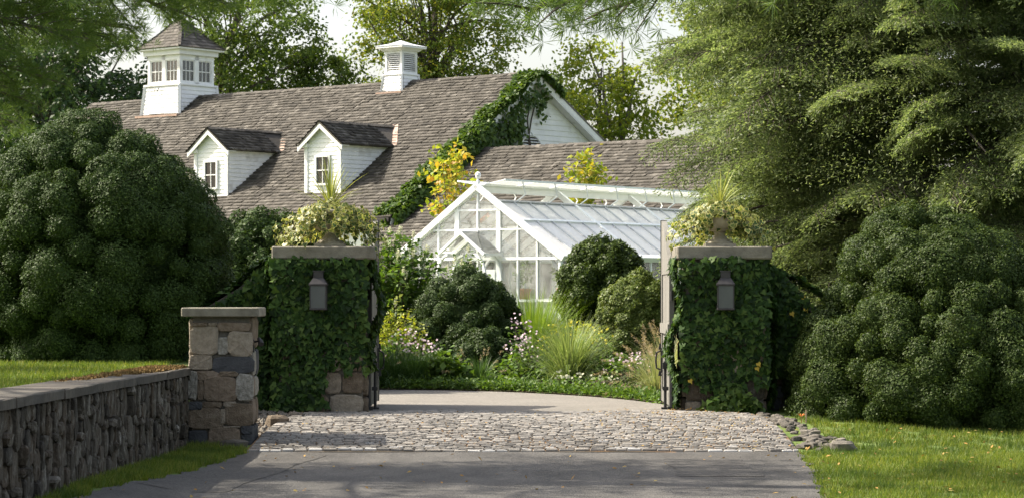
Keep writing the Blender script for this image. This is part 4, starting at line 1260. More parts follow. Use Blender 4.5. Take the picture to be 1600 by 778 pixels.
# rolled over the rake on to the roof
n2 = 11000
s_ = np.concatenate([RS.uniform(0, DF * .99, n2), -RS.uniform(0, 1.3, 900)])
ss = np.abs(s_)
wid = (.55 + .16 * np.sin(ss * 2.7) + .12 * np.sin(ss * 6.1)) * np.where(s_ < 0, .4, 1)
xx = -.5 + RS.rand(len(s_)) ** 1.2 * (wid + .15)
zz = np.where(s_ > 0, HR - TF * ss, HR - TR * ss) + .03 + .2 * RS.rand(len(s_)) * np.clip(ss, .3, 1) + .05 * np.sin(ss * 3.3)
q2 = np.stack([xx, s_, zz], 1); N2 = np.repeat(np.array([[.1, .5, .9]]), len(q2), 0)
# hanging down outside the lower rake
n3 = 6000
y3 = RS.uniform(2.8, DF, n3)
q3 = np.stack([-.5 - .2 * RS.rand(n3), y3, HR - TF * y3 + .1 - RS.rand(n3) * (.75 + .2 * np.sin(y3 * 4))], 1); N3 = np.repeat(np.array([[-1.0, .2, .2]]), n3, 0)
q = np.concatenate([q, q2, q3]); Nq = np.concatenate([Nq, N2, N3])
V, F = leaves(q, Nq + .5 * randn(len(q)), np.array([0, 0, -1.0]) + .7 * randn(len(q)), RS.uniform(.13, .22, len(q)), .14)
bi = thing('barn_ivy', 'thick green ivy climbing the gable edge and rake of the barn', 'ivy', (.675, 90, 0), BA)
tag(meshobj('foliage', np_mesh('foliage', V, F, L['ivylight']), bi), kind='stuff')
mb = MB()
for k in range(9):
    yy = R.uniform(.4, 5.5); pts = [(-.1, yy, 5.0)]
    for i in range(6): pts.append((-.1, pts[-1][1] + R.uniform(-.25, .15), pts[-1][2] + .55))
    pts = [p for p in pts if p[2] < HR - TF * abs(p[1]) - .1]
    if len(pts) > 1: mb.tube(pts, .03, 5)
tag(mb.build('stems', X['twig'], bi), kind='stuff')

# ------------------------------------------------------------------ greenhouse
gh = thing('greenhouse', 'white timber greenhouse with open ridge vents and shaded roof glass', 'greenhouse', (-.73, 55, 0), math.radians(55))
HW, ZE, ZP, GL = 2.14, 2.42, 3.9, 11.4
def rp(s_, side, x, lift=0):        # point at slope distance s_ from the ridge
    l_ = math.hypot(HW, ZP - ZE)
    return Vector((x, side * s_ / l_ * HW, ZP - s_ / l_ * (ZP - ZE) + lift))
SL = math.hypot(HW, ZP - ZE)
mb = MB(); mb.box((GL / 2, 0, ZP - .02), (GL, .09, .16)); mb.build('ridge_beam', X['gwhite'], gh)
mb = MB(); mb.box((GL / 2, 0, .25), (GL, 2 * HW, .5)); mb.build('plinth_wall', X['concrete'], gh)
nb = 19; bay = GL / nb
for side in (-1, 1):
    up = Vector((0, side * (ZP - ZE), HW)).normalized()
    for k in range(nb + 1):
        x = min(max(k * bay, .03), GL - .03)
        big = k % 5 == 0
        mb = MB(); mb.bar(rp(.02 if big else .6, side, x, .0), rp(SL, side, x, .0), .09 if big else .03, .12 if big else .11, up=up); mb.build('rafter', X['gwhite'] if big else X['shadegrey'], gh)
    for s_, hh in ((.6, .07), (1.32, .04)):
        mb = MB(); mb.bar(rp(s_, side, 0, .045), rp(s_, side, GL, .045), .06, .05, up=up); mb.build('purlin', X['grey'] if s_ < 1 else X['gwhite'], gh)
    mb = MB(); mb.bar(rp(SL + .02, side, -.03, .0), rp(SL + .02, side, GL + .03, .0), .12, .12, up=up); mb.build('eave_beam', X['gwhite'], gh)
    rows = [.63, 1.32, 1.98, SL - .02]
    for k in range(nb):
        for a, b in zip(rows[:-1], rows[1:]):
            m2 = MB()
            xa, xb = k * bay + .012, (k + 1) * bay - .012
            pts = [rp(a, side, xa, .03), rp(a, side, xb, .03), rp(b, side, xb, .03), rp(b, side, xa, .03)]
            m2.prism(pts if side < 0 else pts[::-1], -up * .006)
            m2.build('pane', X['whiteglass'] if side < 0 else X['hazyglass'], gh)
    # side wall
    for k in range(nb + 1):
        x = min(max(k * bay, .04), GL - .04)
        mb = MB(); mb.box((x, side * (HW - .03), (ZE + .5) / 2), (.05 if k % 5 else .1, .06, ZE - .5)); mb.build('post', X['gwhite'], gh)
    mb = MB(); mb.box((GL / 2, side * (HW - .03), 1.5), (GL, .05, .05)); mb.build('transom', X['gwhite'], gh)
    for k in range(nb):
        for a, b in ((.5, 1.475), (1.525, ZE - .06)):
            m2 = MB(); m2.box((k * bay + bay / 2, side * (HW - .03), (a + b) / 2), (bay - .05, .006, b - a)); m2.build('pane', X['hazyglass'], gh)
    for k in range(0, nb + 1, 5):
        x = min(max(k * bay, .06), GL - .06)
        pts = []
        for i in range(8):
            a_ = PI / 2 * i / 7
            pts.append((x, side * (HW - .06 - .62 * (1 - math.cos(a_))), ZE - .62 + .62 * math.sin(a_) * 1.25))
        mb = MB()
        for p, q_ in zip(pts[:-1], pts[1:]): mb.bar(p, q_, .05, .06, up=(1, 0, 0))
        mb.build('curved_brace', X['gwhite'], gh)
# ridge vents, both open
for side in (-1, 1):
    v = bpy.data.objects.new('ridge_vent', None); link(v, gh)
    a = Vector((0, side * .05, ZP + .07)); b = Vector((0, side * .62, ZP + .16))
    dx0, dx1 = .12, GL - .1
    mb = MB()
    mb.bar(a + Vector((dx0, 0, 0)), a + Vector((dx1, 0, 0)), .05, .05); mb.bar(b + Vector((dx0, 0, 0)), b + Vector((dx1, 0, 0)), .045, .04)
    k = 0; x = dx0
    while x <= dx1 + .01:
        mb.bar(a + Vector((x, 0, 0)), b + Vector((x, 0, 0)), .025, .025); x += (dx1 - dx0) / 9
    mb.build('sash', X['gwhite'], v)
    for k in range(9):
        st = (dx1 - dx0) / 9; xa, xb = dx0 + k * st + .025, dx0 + (k + 1) * st - .025
        m2 = MB(); m2.prism([a + Vector((xa, 0, .01)), a + Vector((xb, 0, .01)), b + Vector((xb, 0, .01)), b + Vector((xa, 0, .01))], (0, 0, .006)); m2.build('pane', X['ventglass'], v)
    for k in range(1, 18, 2):
        x = dx0 + k * (dx1 - dx0) / 18
        p = rp(.6, side, x, .06); q_ = b + Vector((x + .05, 0, -.02))
        mb = MB(); mid = p.lerp(q_, .5) + Vector((.22, 0, -.06)); mb.bar(p, mid, .02, .02); mb.bar(mid, q_, .02, .02); mb.build('stay', X['gwhite'], v)
mb = MB(); mb.lathe([(.03, 0), (.045, .06), (.03, .09), (.02, .12), (.05, .16), (.065, .21), (.05, .26), (.005, .285)], 12, (.0, 0, ZP + .06)); mb.build('finial', X['gwhite'], gh)
# gable end
for xg in (0.0, GL):
    so = -1 if xg == 0 else 1
    for side in (-1, 1):
        mb = MB(); mb.bar(rp(-.03, side, xg + so * .05, .03), rp(SL + .14, side, xg + so * .05, .03), .09, .125, up=Vector((0, side * (ZP - ZE), HW))); mb.build('barge_board', X['gwhite'], gh)
    bars = [-1.55, -1.05, -.55, 0, .55, 1.05, 1.55]
    for yb_ in bars:
        zt = ZP - abs(yb_) / HW * (ZP - ZE) - .02
        wd = .11 if abs(abs(yb_) - .55) < .01 else .042
        z0 = 2.1 if yb_ == 0 else .5
        mb = MB(); mb.box((xg, yb_, (z0 + zt) / 2), (.06, wd, zt - z0)); mb.build('gable_bar', X['gwhite'], gh)
    for z, hh in ((ZE - .04, .06), (3.0, .035), (3.42, .035)):
        hw_ = HW * (ZP - z) / (ZP - ZE) if z > ZE else HW
        hw_ = min(hw_, HW)
        mb = MB(); mb.box((xg + so * .004, 0, z), (.06, 2 * hw_ - .05, hh)); mb.build('gable_rail', X['gwhite'], gh)
    ed = [-HW + .03] + bars + [HW - .03]
    lv_ = [.5, 1.5, ZE - .085, ZE + .005, 2.975, 3.025, 3.395, 3.445, ZP]
    for ya, yb_ in zip(ed[:-1], ed[1:]):
        for za, zb_ in ((.5, 1.48), (1.5, ZE - .085), (ZE + .005, 2.975), (3.025, 3.395), (3.445, ZP - .05)):
            a, b = ya + .03, yb_ - .03
            if zb_ <= ZE and a > -.6 and b < .6 and za < 1.6 and xg == 0: continue
            lim = lambda yq: ZP - .06 - abs(yq) / HW * (ZP - ZE)
            poly = [(a, za), (b, za), (b, min(zb_, max(za, lim(b)))), (a, min(zb_, max(za, lim(a))))]
            if poly[2][1] - za < .02 and poly[3][1] - za < .02: continue
            m2 = MB(); m2.prism([(xg - .003, p[0], p[1]) for p in poly], (.006, 0, 0)); m2.build('pane', X['hazyglass'], gh)
    for yc, wy in (((0, 2 * HW - .1),) if xg else ((-1.34, 1.5), (1.34, 1.5))):
        MB().box((xg, yc, 1.49), (.055, wy, .05)).build('gable_rail', X['gwhite'], gh)
# door and little porch hood
dr = MB(); dr.box((-.02, -.42, 1.3), (.05, .1, 1.7)).box((-.02, .42, 1.3), (.05, .1, 1.7)).box((-.02, 0, 2.1), (.05, .74, .1)).box((-.02, 0, .65), (.05, .74, .35)).box((-.02, 0, 1.35), (.05, .74, .06))
dro = dr.build('door', X['gwhite'], gh)
for z0, z1 in ((.83, 1.32), (1.38, 2.05)):
    m2 = MB(); m2.box((-.02, 0, (z0 + z1) / 2), (.008, .74, z1 - z0)); m2.build('pane', X['hazyglass'], dro)
mb = MB(); mb.box((-.06, .36, 1.25), (.03, .04, .14)); mb.build('handle', X['black'], dro)
ph = bpy.data.objects.new('porch_hood', None); link(ph, gh)
pz, pe, pw, pdp = 2.92, 2.46, .62, .62
for x in (-pdp, -.05):
    mb = MB()
    for side in (-1, 1):
        mb.bar((x, 0, pz), (x, side * pw, pe), .06, .08, up=(1, 0, 0))
        pts = [(x, side * (pw + .02 - .30 * (1 - math.cos(PI / 2 * i / 7))), pe - .55 + .55 * math.sin(PI / 2 * i / 7)) for i in range(8)]
        for p, q_ in zip(pts[:-1], pts[1:]): mb.bar(p, q_, .05, .06, up=(1, 0, 0))
    mb.build('hood_frame', X['gwhite'], ph)
mb = MB(); mb.bar((-pdp, 0, pz), (0, 0, pz), .06, .06)
for side in (-1, 1): mb.bar((-pdp, side * pw, pe), (0, side * pw, pe), .06, .06)
mb.build('hood_rail', X['gwhite'], ph)
for side in (-1, 1):
    m2 = MB(); m2.prism([(-pdp, 0, pz + .04), (0, 0, pz + .04), (0, side * pw, pe + .04), (-pdp, side * pw, pe + .04)], (0, 0, .008)); m2.build('pane', X['hazyglass'], ph)
# inside: benches with pots
GM = Matrix.Translation((-.73, 55, 0)) @ Matrix.Rotation(math.radians(55), 4, 'Z')
for sgn in (-1, 1):
    p = GM @ Vector((GL / 2, sgn * 1.45, .5))
    bt = thing('plant_bench', 'slatted white bench along the %s side inside the greenhouse' % ('right' if sgn < 0 else 'left'), 'bench', p, math.radians(55), 'benches inside the greenhouse')
    for k in range(7):
        mb = MB(); mb.box((0, -.36 + .12 * k, .95), (GL - 1.2, .09, .03)); mb.build('slat', X['gwhite'], bt)
    for xx in (-4.8, -1.6, 1.6, 4.8):
        mb = MB(); mb.box((xx, 0, .47), (.07, .7, .93)); mb.build('leg', X['gwhite'], bt)
descr = ['bushy plant in a terracotta pot at the front of the right greenhouse bench', 'tall plant in a terracotta pot on the right greenhouse bench', 'small plant in a terracotta pot midway on the right greenhouse bench', 'leafy plant in a terracotta pot at the front of the left greenhouse bench', 'spreading plant in a terracotta pot midway on the left greenhouse bench']
for k, (xx, sgn, hh) in enumerate([(1.2, -1, .55), (2.6, -1, .7), (4.4, -1, .4), (1.4, 1, .6), (3.8, 1, .7)]):
    p = GM @ Vector((xx, sgn * 1.42, 1.468))
    pt = thing('potted_plant', descr[k], 'plant', p, 0, 'potted plants in the greenhouse')
    mb = MB(); mb.lathe([(.1, 0), (.15, .24), (.17, .24), (.17, .29), (.14, .29), (.13, .24)], 14); mb.build('pot', X['terracotta'], pt)
    n = 160
    q = sph(n) * RS.uniform(.3, 1, (n, 1)) * np.array([.28, .28, hh * .5]) + np.array([0, 0, .3 + hh * .5])
    V, F = leaves(q, sph(n) + np.array([0, 0, .5]), sph(n), RS.uniform(.08, .16, n), .05); tag(meshobj('foliage', np_mesh('foliage', V, F, L['herb']), pt), kind='stuff')

# ------------------------------------------------------------------ shrubs
def lump_bush(name, label, cat, base, prof, lump_r, nl, leaf, nleaf, m, group=None, ysc=1.0, xoff=None, back=.3, up=.25, core='inner_growth', asp=.62, spread=.55):
    """clipped, cloud-like shrub: prof = (height, radius) pairs; lumps of foliage laid over that outline"""
    t_ = thing(name, label, cat, base, group=group)
    zs_ = np.array([p[0] for p in prof]); rs_ = np.array([p[1] for p in prof])
    xo = np.array([p[2] if len(p) > 2 else 0 for p in prof])
    H = zs_[-1]
    # best-candidate sampling of lump centres
    zz = np.linspace(0, H, 400); rr = np.interp(zz, zs_, rs_)
    wgt = (rr + .1) * np.sqrt(1 + np.gradient(rr, zz) ** 2); cdf = np.cumsum(wgt) / wgt.sum()
    C = []
    for i in range(nl):
        k = 24
        z = np.interp(RS.rand(k), cdf, zz); a = RS.uniform(0, 2 * PI, k)
        r_ = np.interp(z, zs_, rs_)
        cand = np.stack([r_ * np.cos(a) + np.interp(z, zs_, xo), r_ * np.sin(a) * ysc, z], 1)
        if C:
            D = np.linalg.norm(cand[:, None] - np.array(C)[None], axis=2).min(1)
            C.append(cand[D.argmax()])
        else: C.append(cand[0])
    C = np.array(C)
    lr = RS.uniform(lump_r[0], lump_r[1], nl)
    ax = np.stack([np.interp(C[:, 2], zs_, xo), np.zeros(nl), C[:, 2]], 1)
    outw = unit(C - ax + np.array([0, 0, .001]))
    slope = np.interp(C[:, 2], zz, -np.gradient(rr, zz)); outw[:, 2] += np.clip(slope, -.5, 1.5); outw = unit(outw)
    C = C - outw * (lr * .5)[:, None]
    C[:, 2] = np.maximum(C[:, 2], lr * .35)
    # leaves over the lumps
    wl_ = lr ** 2 * np.where(outw[:, 1] > .35, back, 1.0)
    idx = RS.choice(nl, nleaf, p=wl_ / wl_.sum())
    d = unit(sph(nleaf) + outw[idx] * spread)
    bump_ = 1 + .11 * np.sin(d[:, 0] * 5 + idx * 2.1) * np.sin(d[:, 2] * 5.5 + idx * 1.7) + .07 * np.sin(d[:, 0] * 11 + d[:, 1] * 9 + idx) * np.sin(d[:, 2] * 12 + idx) + .05 * np.abs(RS.randn(nleaf)) - .08 * RS.rand(nleaf) + .22 * RS.rand(nleaf) * (RS.rand(nleaf) < .025)
    P = C[idx] + d * (lr[idx] * bump_)[:, None]
    keep_ = P[:, 2] > .01
    for j in range(nl):
        keep_ &= ~((((P - C[j]) ** 2).sum(1) < (lr[j] * .84) ** 2) & (idx != j))
    P, d = P[keep_], d[keep_]
    k2 = nleaf // 4                                   # foliage between the lumps
    zb = np.interp(RS.rand(k2), cdf, zz); ab = RS.uniform(0, 2 * PI, k2)
    rb_ = np.maximum(.04, np.interp(zb, zs_, rs_) - lump_r[1] * RS.uniform(.5, 1.0, k2))
    d2 = unit(np.stack([np.cos(ab), np.sin(ab), np.interp(zb, zz, -np.gradient(rr, zz)).clip(-.5, 1.5)], 1))
    P2 = np.stack([rb_ * np.cos(ab) + np.interp(zb, zs_, xo), rb_ * np.sin(ab) * ysc, zb], 1)
    P = np.concatenate([P, P2]); d = np.concatenate([d, d2]); n = len(P)
    Nn = d * 1.0 + .42 * randn(n) + np.array([0, 0, up])
    T = d * .35 + .8 * randn(n) + np.array([0, 0, .4])
    ln = RS.uniform(leaf * .7, leaf * 1.35, n)
    V, F = leaves(P, Nn, T, ln, ln * asp)
    tag(meshobj('foliage', np_mesh('foliage', V, F, m), t_), kind='stuff')
    mb = MB()
    for j in range(nl):
        r_ = lr[j] * .78
        vs = []; fs = []
        for a in range(1, 5):
            for b in range(8):
                th, ph_ = PI * a / 5, 2 * PI * b / 8
                vs.append((C[j][0] + r_ * math.sin(th) * math.cos(ph_), C[j][1] + r_ * math.sin(th) * math.sin(ph_), C[j][2] + r_ * math.cos(th)))
        for a in range(3):
            for b in range(8): fs.append((a * 8 + b, a * 8 + (b + 1) % 8, a * 8 + 8 + (b + 1) % 8, a * 8 + 8 + b))
        fs.append(tuple(range(8))); fs.append(tuple(range(31, 23, -1)))
        mb.add(vs, fs)
    ns = 12
    vs = []
    for z_, r_ in zip(np.linspace(.02, H * .96, 9), np.interp(np.linspace(.02, H * .96, 9), zs_, rs_)):
        r2 = max(.05, r_ - lump_r[1] * 1.1); o_ = float(np.interp(z_, zs_, xo))
        vs += [(o_ + r2 * math.cos(2 * PI * k / ns), r2 * ysc * math.sin(2 * PI * k / ns), z_) for k in range(ns)]
    fs = [tuple(range(ns - 1, -1, -1)), tuple(range(8 * ns, 9 * ns))]
    for i in range(8):
        for k in range(ns): fs.append((i * ns + k, i * ns + (k + 1) % ns, i * ns + ns + (k + 1) % ns, i * ns + ns + k))
    mb.add(vs, fs)
    mb.build(core, m, t_, smooth=True)
    return t_

lump_bush('boxwood', 'huge dark rounded boxwood on the raised lawn behind the low wall', 'shrub', (-5.95, 36.3, .62),
          [(0, 1.6), (.5, 1.78), (.9, 1.88), (1.4, 1.84), (1.95, 1.76), (2.4, 1.55), (2.8, 1.2), (3.15, .8), (3.35, .4), (3.45, .05)], (.14, .40), 165, .031, 300000, L['box'], spread=.4)
lump_bush('boxwood', 'huge mounded boxwood with sunlit left edge beside the right lawn', 'shrub', (6.1, 35.2, -.12),
          [(0, 2.2), (.45, 2.3), (.8, 2.22), (1.2, 1.98), (1.65, 1.65, -.08), (2.3, 1.1, -.3), (2.7, .55, -.5), (2.95, .2, -.58), (3.0, .04, -.6)], (.13, .40), 185, .031, 330000, L['boxlit'], ysc=.95, spread=.4)
lump_bush('yew', 'dark cloud-shaped dwarf yew in the middle of the garden bed', 'shrub', (-.85, 46.6, .1),
          [(0, .8), (.4, 1.02), (.8, 1.03), (1.2, .92), (1.6, .62), (1.85, .25), (1.95, .05)], (.16, .3), 62, .05, 60000, L['yew'], asp=.4, spread=.6)
lump_bush('boxwood', 'tall glossy boxwood in front of the greenhouse roof', 'shrub', (1.78, 50, .1),
          [(0, .55), (.8, .72), (1.4, .84), (1.85, .8), (2.3, .52), (2.52, .2), (2.58, .03)], (.16, .3), 60, .058, 42000, L['midbox'], spread=.6)
lump_bush('boxwood', 'rounded boxwood partly behind the right gate leaf', 'shrub', (2.28, 46.2, .1),
          [(0, .62), (.6, .70), (1.2, .68), (1.5, .56), (1.75, .3), (1.85, .05)], (.14, .24), 70, .046, 52000, L['lightbox'], spread=.5)
lump_bush('boxwood', 'low dark dome of boxwood against the foot of the cloud-shaped yew', 'shrub', (-.45, 45.3, .05),
          [(0, .4), (.3, .55), (.6, .5), (.85, .28), (.95, .03)], (.13, .22), 26, .05, 16000, L['yew'], asp=.45, spread=.6)
lump_bush('boxwood', 'dark green hedge shrub seen between the big boxwood and the left pillar', 'shrub', (-4.15, 43, 0),
          [(0, 1.0), (1.0, 1.3), (2.2, 1.25), (2.6, 1.0), (2.85, .5), (2.9, .03)], (.2, .34), 75, .055, 40000, L['box'], spread=.6)
lump_bush('boxwood', 'dark hedge shrub behind the urn on the left pillar', 'shrub', (-3.4, 43.6, 0),
          [(0, .7), (1.0, .8), (2.0, .78), (2.35, .6), (2.55, .3), (2.62, .03)], (.18, .28), 50, .055, 30000, L['midbox'], spread=.6)
lump_bush('boxwood', 'mid green shrub at the far left behind the pine branches', 'shrub', (-9.4, 46, 0),
          [(0, 1.1), (1.2, 1.4), (2.4, 1.2), (3.2, .8), (3.9, .1)], (.25, .4), 40, .075, 20000, L['midbox'], spread=.6)

def leafy_shrub(name, label, cat, base, H, rad, nst, leaf, per, m, group=None, tip=None, tipm=None, tipname='flower_head', asp=.55, lean=.5, droop=-.2):
    """loose shrub: stems from the ground with leaves along them, optional flower heads"""
    t_ = thing(name, label, cat, base, group=group)
    st = MB(); P = []; T = []; tips = []
    for k in range(nst):
        az = R.uniform(0, 2 * PI); rr = rad * math.sqrt(R.random())
        h = H * R.uniform(.62, 1.0) * (1 - .3 * (rr / rad) ** 2)
        p0 = Vector((rr * .35 * math.cos(az), rr * .35 * math.sin(az), 0)); p1 = Vector((rr * math.cos(az), rr * math.sin(az), h))
        c_ = p0.lerp(p1, .5) + Vector((-.1 * math.cos(az), -.1 * math.sin(az), h * .12))
        pts = [p0.lerp(c_, s_).lerp(c_.lerp(p1, s_), s_) for s_ in (0, .25, .5, .75, 1)]
        st.tube(pts, [.012, .01, .008, .006, .004], 4, cap=False)
        for i in range(per):
            s_ = 1 - R.random() ** 1.5 * .85
            f = s_ * 3.999; a = int(f); p = pts[a].lerp(pts[a + 1], f - a)
            P.append(p + Vector((R.gauss(0, .07), R.gauss(0, .07), R.gauss(0, .05)))); T.append((math.cos(az) * lean + R.gauss(0, .7), math.sin(az) * lean + R.gauss(0, .7), droop + R.gauss(0, .4)))
        tips.append((pts[-1], az))
    st.build('stems', X['twig'], t_)
    P = np.array(P); T = np.array(T); n = len(P)
    N = np.array([0, 0, .9]) + .6 * randn(n)
    ln = RS.uniform(leaf * .6, leaf * 1.25, n)
    V, F = leaves(P, N, T, ln, ln * asp)
    tag(meshobj('foliage', np_mesh('foliage', V, F, m), t_), kind='stuff')
    if tip == 'panicle':
        R.shuffle(tips)
        for p, az in tips[:int(nst * .4)]:
            q = sph(60) * np.array([.035, .035, .085]) * RS.uniform(.5, 1, (60, 1)) + np.array(p) + np.array([0, 0, .06])
            q[:, :2] *= 1
            V, F = leaves(q, sph(60), sph(60), .028, .026); meshobj(tipname, np_mesh(tipname, V, F, tipm), t_)
    if tip == 'stars':
        P, N = [], []
        for p, az in tips:
            for i in range(R.randint(1, 3)):
                P.append(p + Vector((R.gauss(0, .06), R.gauss(0, .06), R.uniform(0, .12)))); N.append((R.gauss(0, .5), -1 + R.gauss(0, .5), .7))
        P = np.array(P); N = np.array(N, float)
        for q in range(5):
            ang = q * 2 * PI / 5
            n_ = unit(N); a = unit(np.cross(n_, np.array([0, 0, 1.0]))); b = np.cross(n_, a)
            V, F = leaves(P, n_, a * math.cos(ang) + b * math.sin(ang), .025, .02)
            if q == 0: VV, FF = V, F
            else: FF = np.concatenate([FF, F + len(VV)]); VV = np.concatenate([VV, V])
        tag(meshobj('flowers', np_mesh('flowers', VV, FF, tipm), t_), kind='stuff')
    return t_

leafy_shrub('hydrangea', 'tall light green hydrangea with white panicles beside the left gate leaf', 'shrub', (-2.1, 47.5, .1), 2.75, .85, 105, .13, 56, L['herb'], tip='panicle', tipm=L['cream'], group='hydrangeas by the greenhouse')
leafy_shrub('hydrangea', 'airy hydrangea with white panicles in front of the greenhouse gable', 'shrub', (-1.05, 49.6, .1), 2.45, .75, 42, .11, 34, L['herb'], tip='panicle', tipm=L['cream'], group='hydrangeas by the greenhouse')
leafy_shrub('tall_shrub', 'slender leafy shoots rising before the greenhouse porch', 'shrub', (-.9, 51, .1), 2.75, .45, 12, .10, 40, L['herb'])
leafy_shrub('golden_shrub', 'bright yellow green shrub low behind the left gate leaf', 'shrub', (-2.05, 45.6, .05), 1.55, .55, 50, .09, 34, L['gold'])
leafy_shrub('leafy_perennial', 'broad-leaved green clump at the drive edge left of the yew', 'plant', (-1.25, 43.9, .03), .62, .48, 46, .14, 22, L['herb'], asp=.7)
leafy_shrub('leafy_perennial', 'low green leaves under the pink flowers below the yew', 'plant', (.15, 44.2, .03), .5, .5, 40, .10, 20, L['herb'], asp=.6)
leafy_shrub('leafy_perennial', 'green clump between the tall grass and the right gate', 'plant', (1.85, 42.3, .03), .62, .48, 40, .10, 20, L['herb'], asp=.6)
leafy_shrub('leafy_perennial', 'green leafy clump filling the bed behind the lilyturf', 'plant', (-2.05, 44.6, .03), .85, .5, 46, .11, 24, L['herb'], asp=.55)
leafy_shrub('leafy_perennial', 'fresh green leafy patch between the boxwoods and the grasses', 'plant', (1.25, 47.6, .1), 1.15, .6, 50, .11, 26, L['gold'], asp=.5)
leafy_shrub('yellow_perennial', 'lime yellow flower heads behind the striped grass', 'plant', (.95, 44.9, .03), 1.12, .5, 46, .08, 22, L['herb'], tip='stars', tipm=L['yellowflower'])
leafy_shrub('yellow_perennial', 'lime yellow flower heads to the right of the striped grass', 'plant', (1.45, 44.3, .03), 1.08, .3, 26, .08, 20, L['herb'], tip='stars', tipm=L['yellowflower'])
leafy_shrub('anemone', 'pale pink anemones left of the yew above the lilyturf', 'plant', (-1.75, 44.4, .03), .92, .52, 44, .08, 18, L['herb'], tip='stars', tipm=L['pink'], group='pink anemones in the bed')
leafy_shrub('anemone', 'pale pink anemones in front of the yew', 'plant', (.22, 44.5, .03), .88, .36, 36, .08, 16, L['herb'], tip='stars', tipm=L['pink'], group='pink anemones in the bed')
leafy_shrub('anemone', 'small pale pink anemones just right of the yew', 'plant', (.12, 45.3, .05), 1.2, .26, 14, .08, 12, L['herb'], tip='stars', tipm=L['pink'], group='pink anemones in the bed')
leafy_shrub('anemone', 'pale pink anemones beside the right gate leaf', 'plant', (2.0, 41.7, .03), .62, .45, 34, .08, 18, L['herb'], tip='stars', tipm=L['pink'], group='pink anemones in the bed')
leafy_shrub('anemone', 'few white anemones at the foot of the striped grass', 'plant', (1.15, 41.5, .02), .3, .5, 18, .07, 12, L['herb'], tip='stars', tipm=L['cream'], group='pink anemones in the bed')

def grass_clump(label, base, n, ln, rad, wd, tilt, m, plume=0, group='ornamental grasses in the garden bed', bend=1.6):
    t_ = thing('ornamental_grass', label, 'grass clump', base, group=group)
    NS = 7
    az = RS.uniform(0, 2 * PI, n); a0 = np.abs(RS.normal(0, tilt, n)) + .03
    L_ = ln * RS.uniform(.6, 1.05, n); r0 = rad * np.sqrt(RS.rand(n))
    p = np.stack([r0 * np.cos(az), r0 * np.sin(az), np.zeros(n)], 1)
    ang = a0.copy(); V = []
    sd = np.stack([-np.sin(az), np.cos(az), np.zeros(n)], 1)
    tw = RS.uniform(-.6, .6, n)
    sd = unit(sd + np.stack([np.cos(az), np.sin(az), np.zeros(n)], 1) * tw[:, None])
    kb = RS.uniform(.5, 1.3, n) * bend * (.3 + a0)
    for i in range(NS):
        s_ = i / (NS - 1)
        w_ = wd * (1 - s_ ** 2 * .95)
        V.append(np.stack([p - sd * w_ / 2, p + sd * w_ / 2], 1))
        d = np.stack([np.cos(az) * np.sin(ang), np.sin(az) * np.sin(ang), np.cos(ang)], 1)
        p = p + d * (L_ / (NS - 1))[:, None]; ang = ang + kb * (.25 + s_) / (NS - 1) * 1.6
    V = np.stack(V, 1).reshape(n, NS * 2, 3)
    V[:, :, 2] = np.maximum(V[:, :, 2], .015)
    f = np.array([[2 * i, 2 * i + 1, 2 * i + 3, 2 * i + 2] for i in range(NS - 1)])
    F = (np.arange(n)[:, None, None] * NS * 2 + f[None]).reshape(-1, 4)
    tag(meshobj('blades', np_mesh('blades', V.reshape(-1, 3), F, m), t_), kind='stuff')
    if plume:
        tipsP = V[:, -2:, :].mean(1); dirv = unit(V[:, -1] - V[:, -5])
        ids = RS.choice(n, plume, replace=False)
        P, T = [], []
        for i in ids:
            k = 46
            s_ = RS.rand(k)
            P.append(tipsP[i] + dirv[i] * (s_ * .16)[:, None] + randn(k) * .008); T.append(dirv[i] + .7 * randn(k))
        P = np.concatenate(P); T = np.concatenate(T)
        V2, F2 = leaves(P, randn(len(P)), T, .035, .005)
        tag(meshobj('plumes', np_mesh('plumes', V2, F2, L['plume']), t_), kind='stuff')
    return t_
grass_clump('tall bright green maiden grass behind the yew', (.38, 49.2, .1), 1500, 1.75, .38, .016, .38, L['brightgrass'], bend=1.3)
grass_clump('arching pale striped grass clump at the drive edge', (.95, 42.6, .03), 1100, 1.35, .16, .014, .36, L['palegrass'], bend=2.0)
grass_clump('straw coloured fountain grass by the right gate leaf', (2.25, 39.6, .02), 520, .86, .12, .011, .5, L['strawgrass'], plume=70, bend=1.8)
grass_clump('straw coloured fountain grass behind the right gate leaf', (2.55, 41.0, .02), 500, 1.15, .14, .011, .42, L['strawgrass'], plume=60, bend=1.6)
for k, (x, y, lb) in enumerate([(-2.3, 43.6, 'dark green lilyturf clump nearest the left gate leaf'), (-1.98, 43.65, 'dark green lilyturf clump with tan plumes, second from the left gate leaf'), (-1.66, 43.6, 'dark green lilyturf clump beside the broad leaves')]):
    grass_clump(lb, (x, y, .02), 520, .78, .14, .014, .5, L['darkgrass'], plume=9, bend=2.0)
grass_clump('small green grass tuft with tan plumes before the yew', (-.55, 43.8, .02), 260, .62, .10, .011, .4, L['darkgrass'], plume=12)
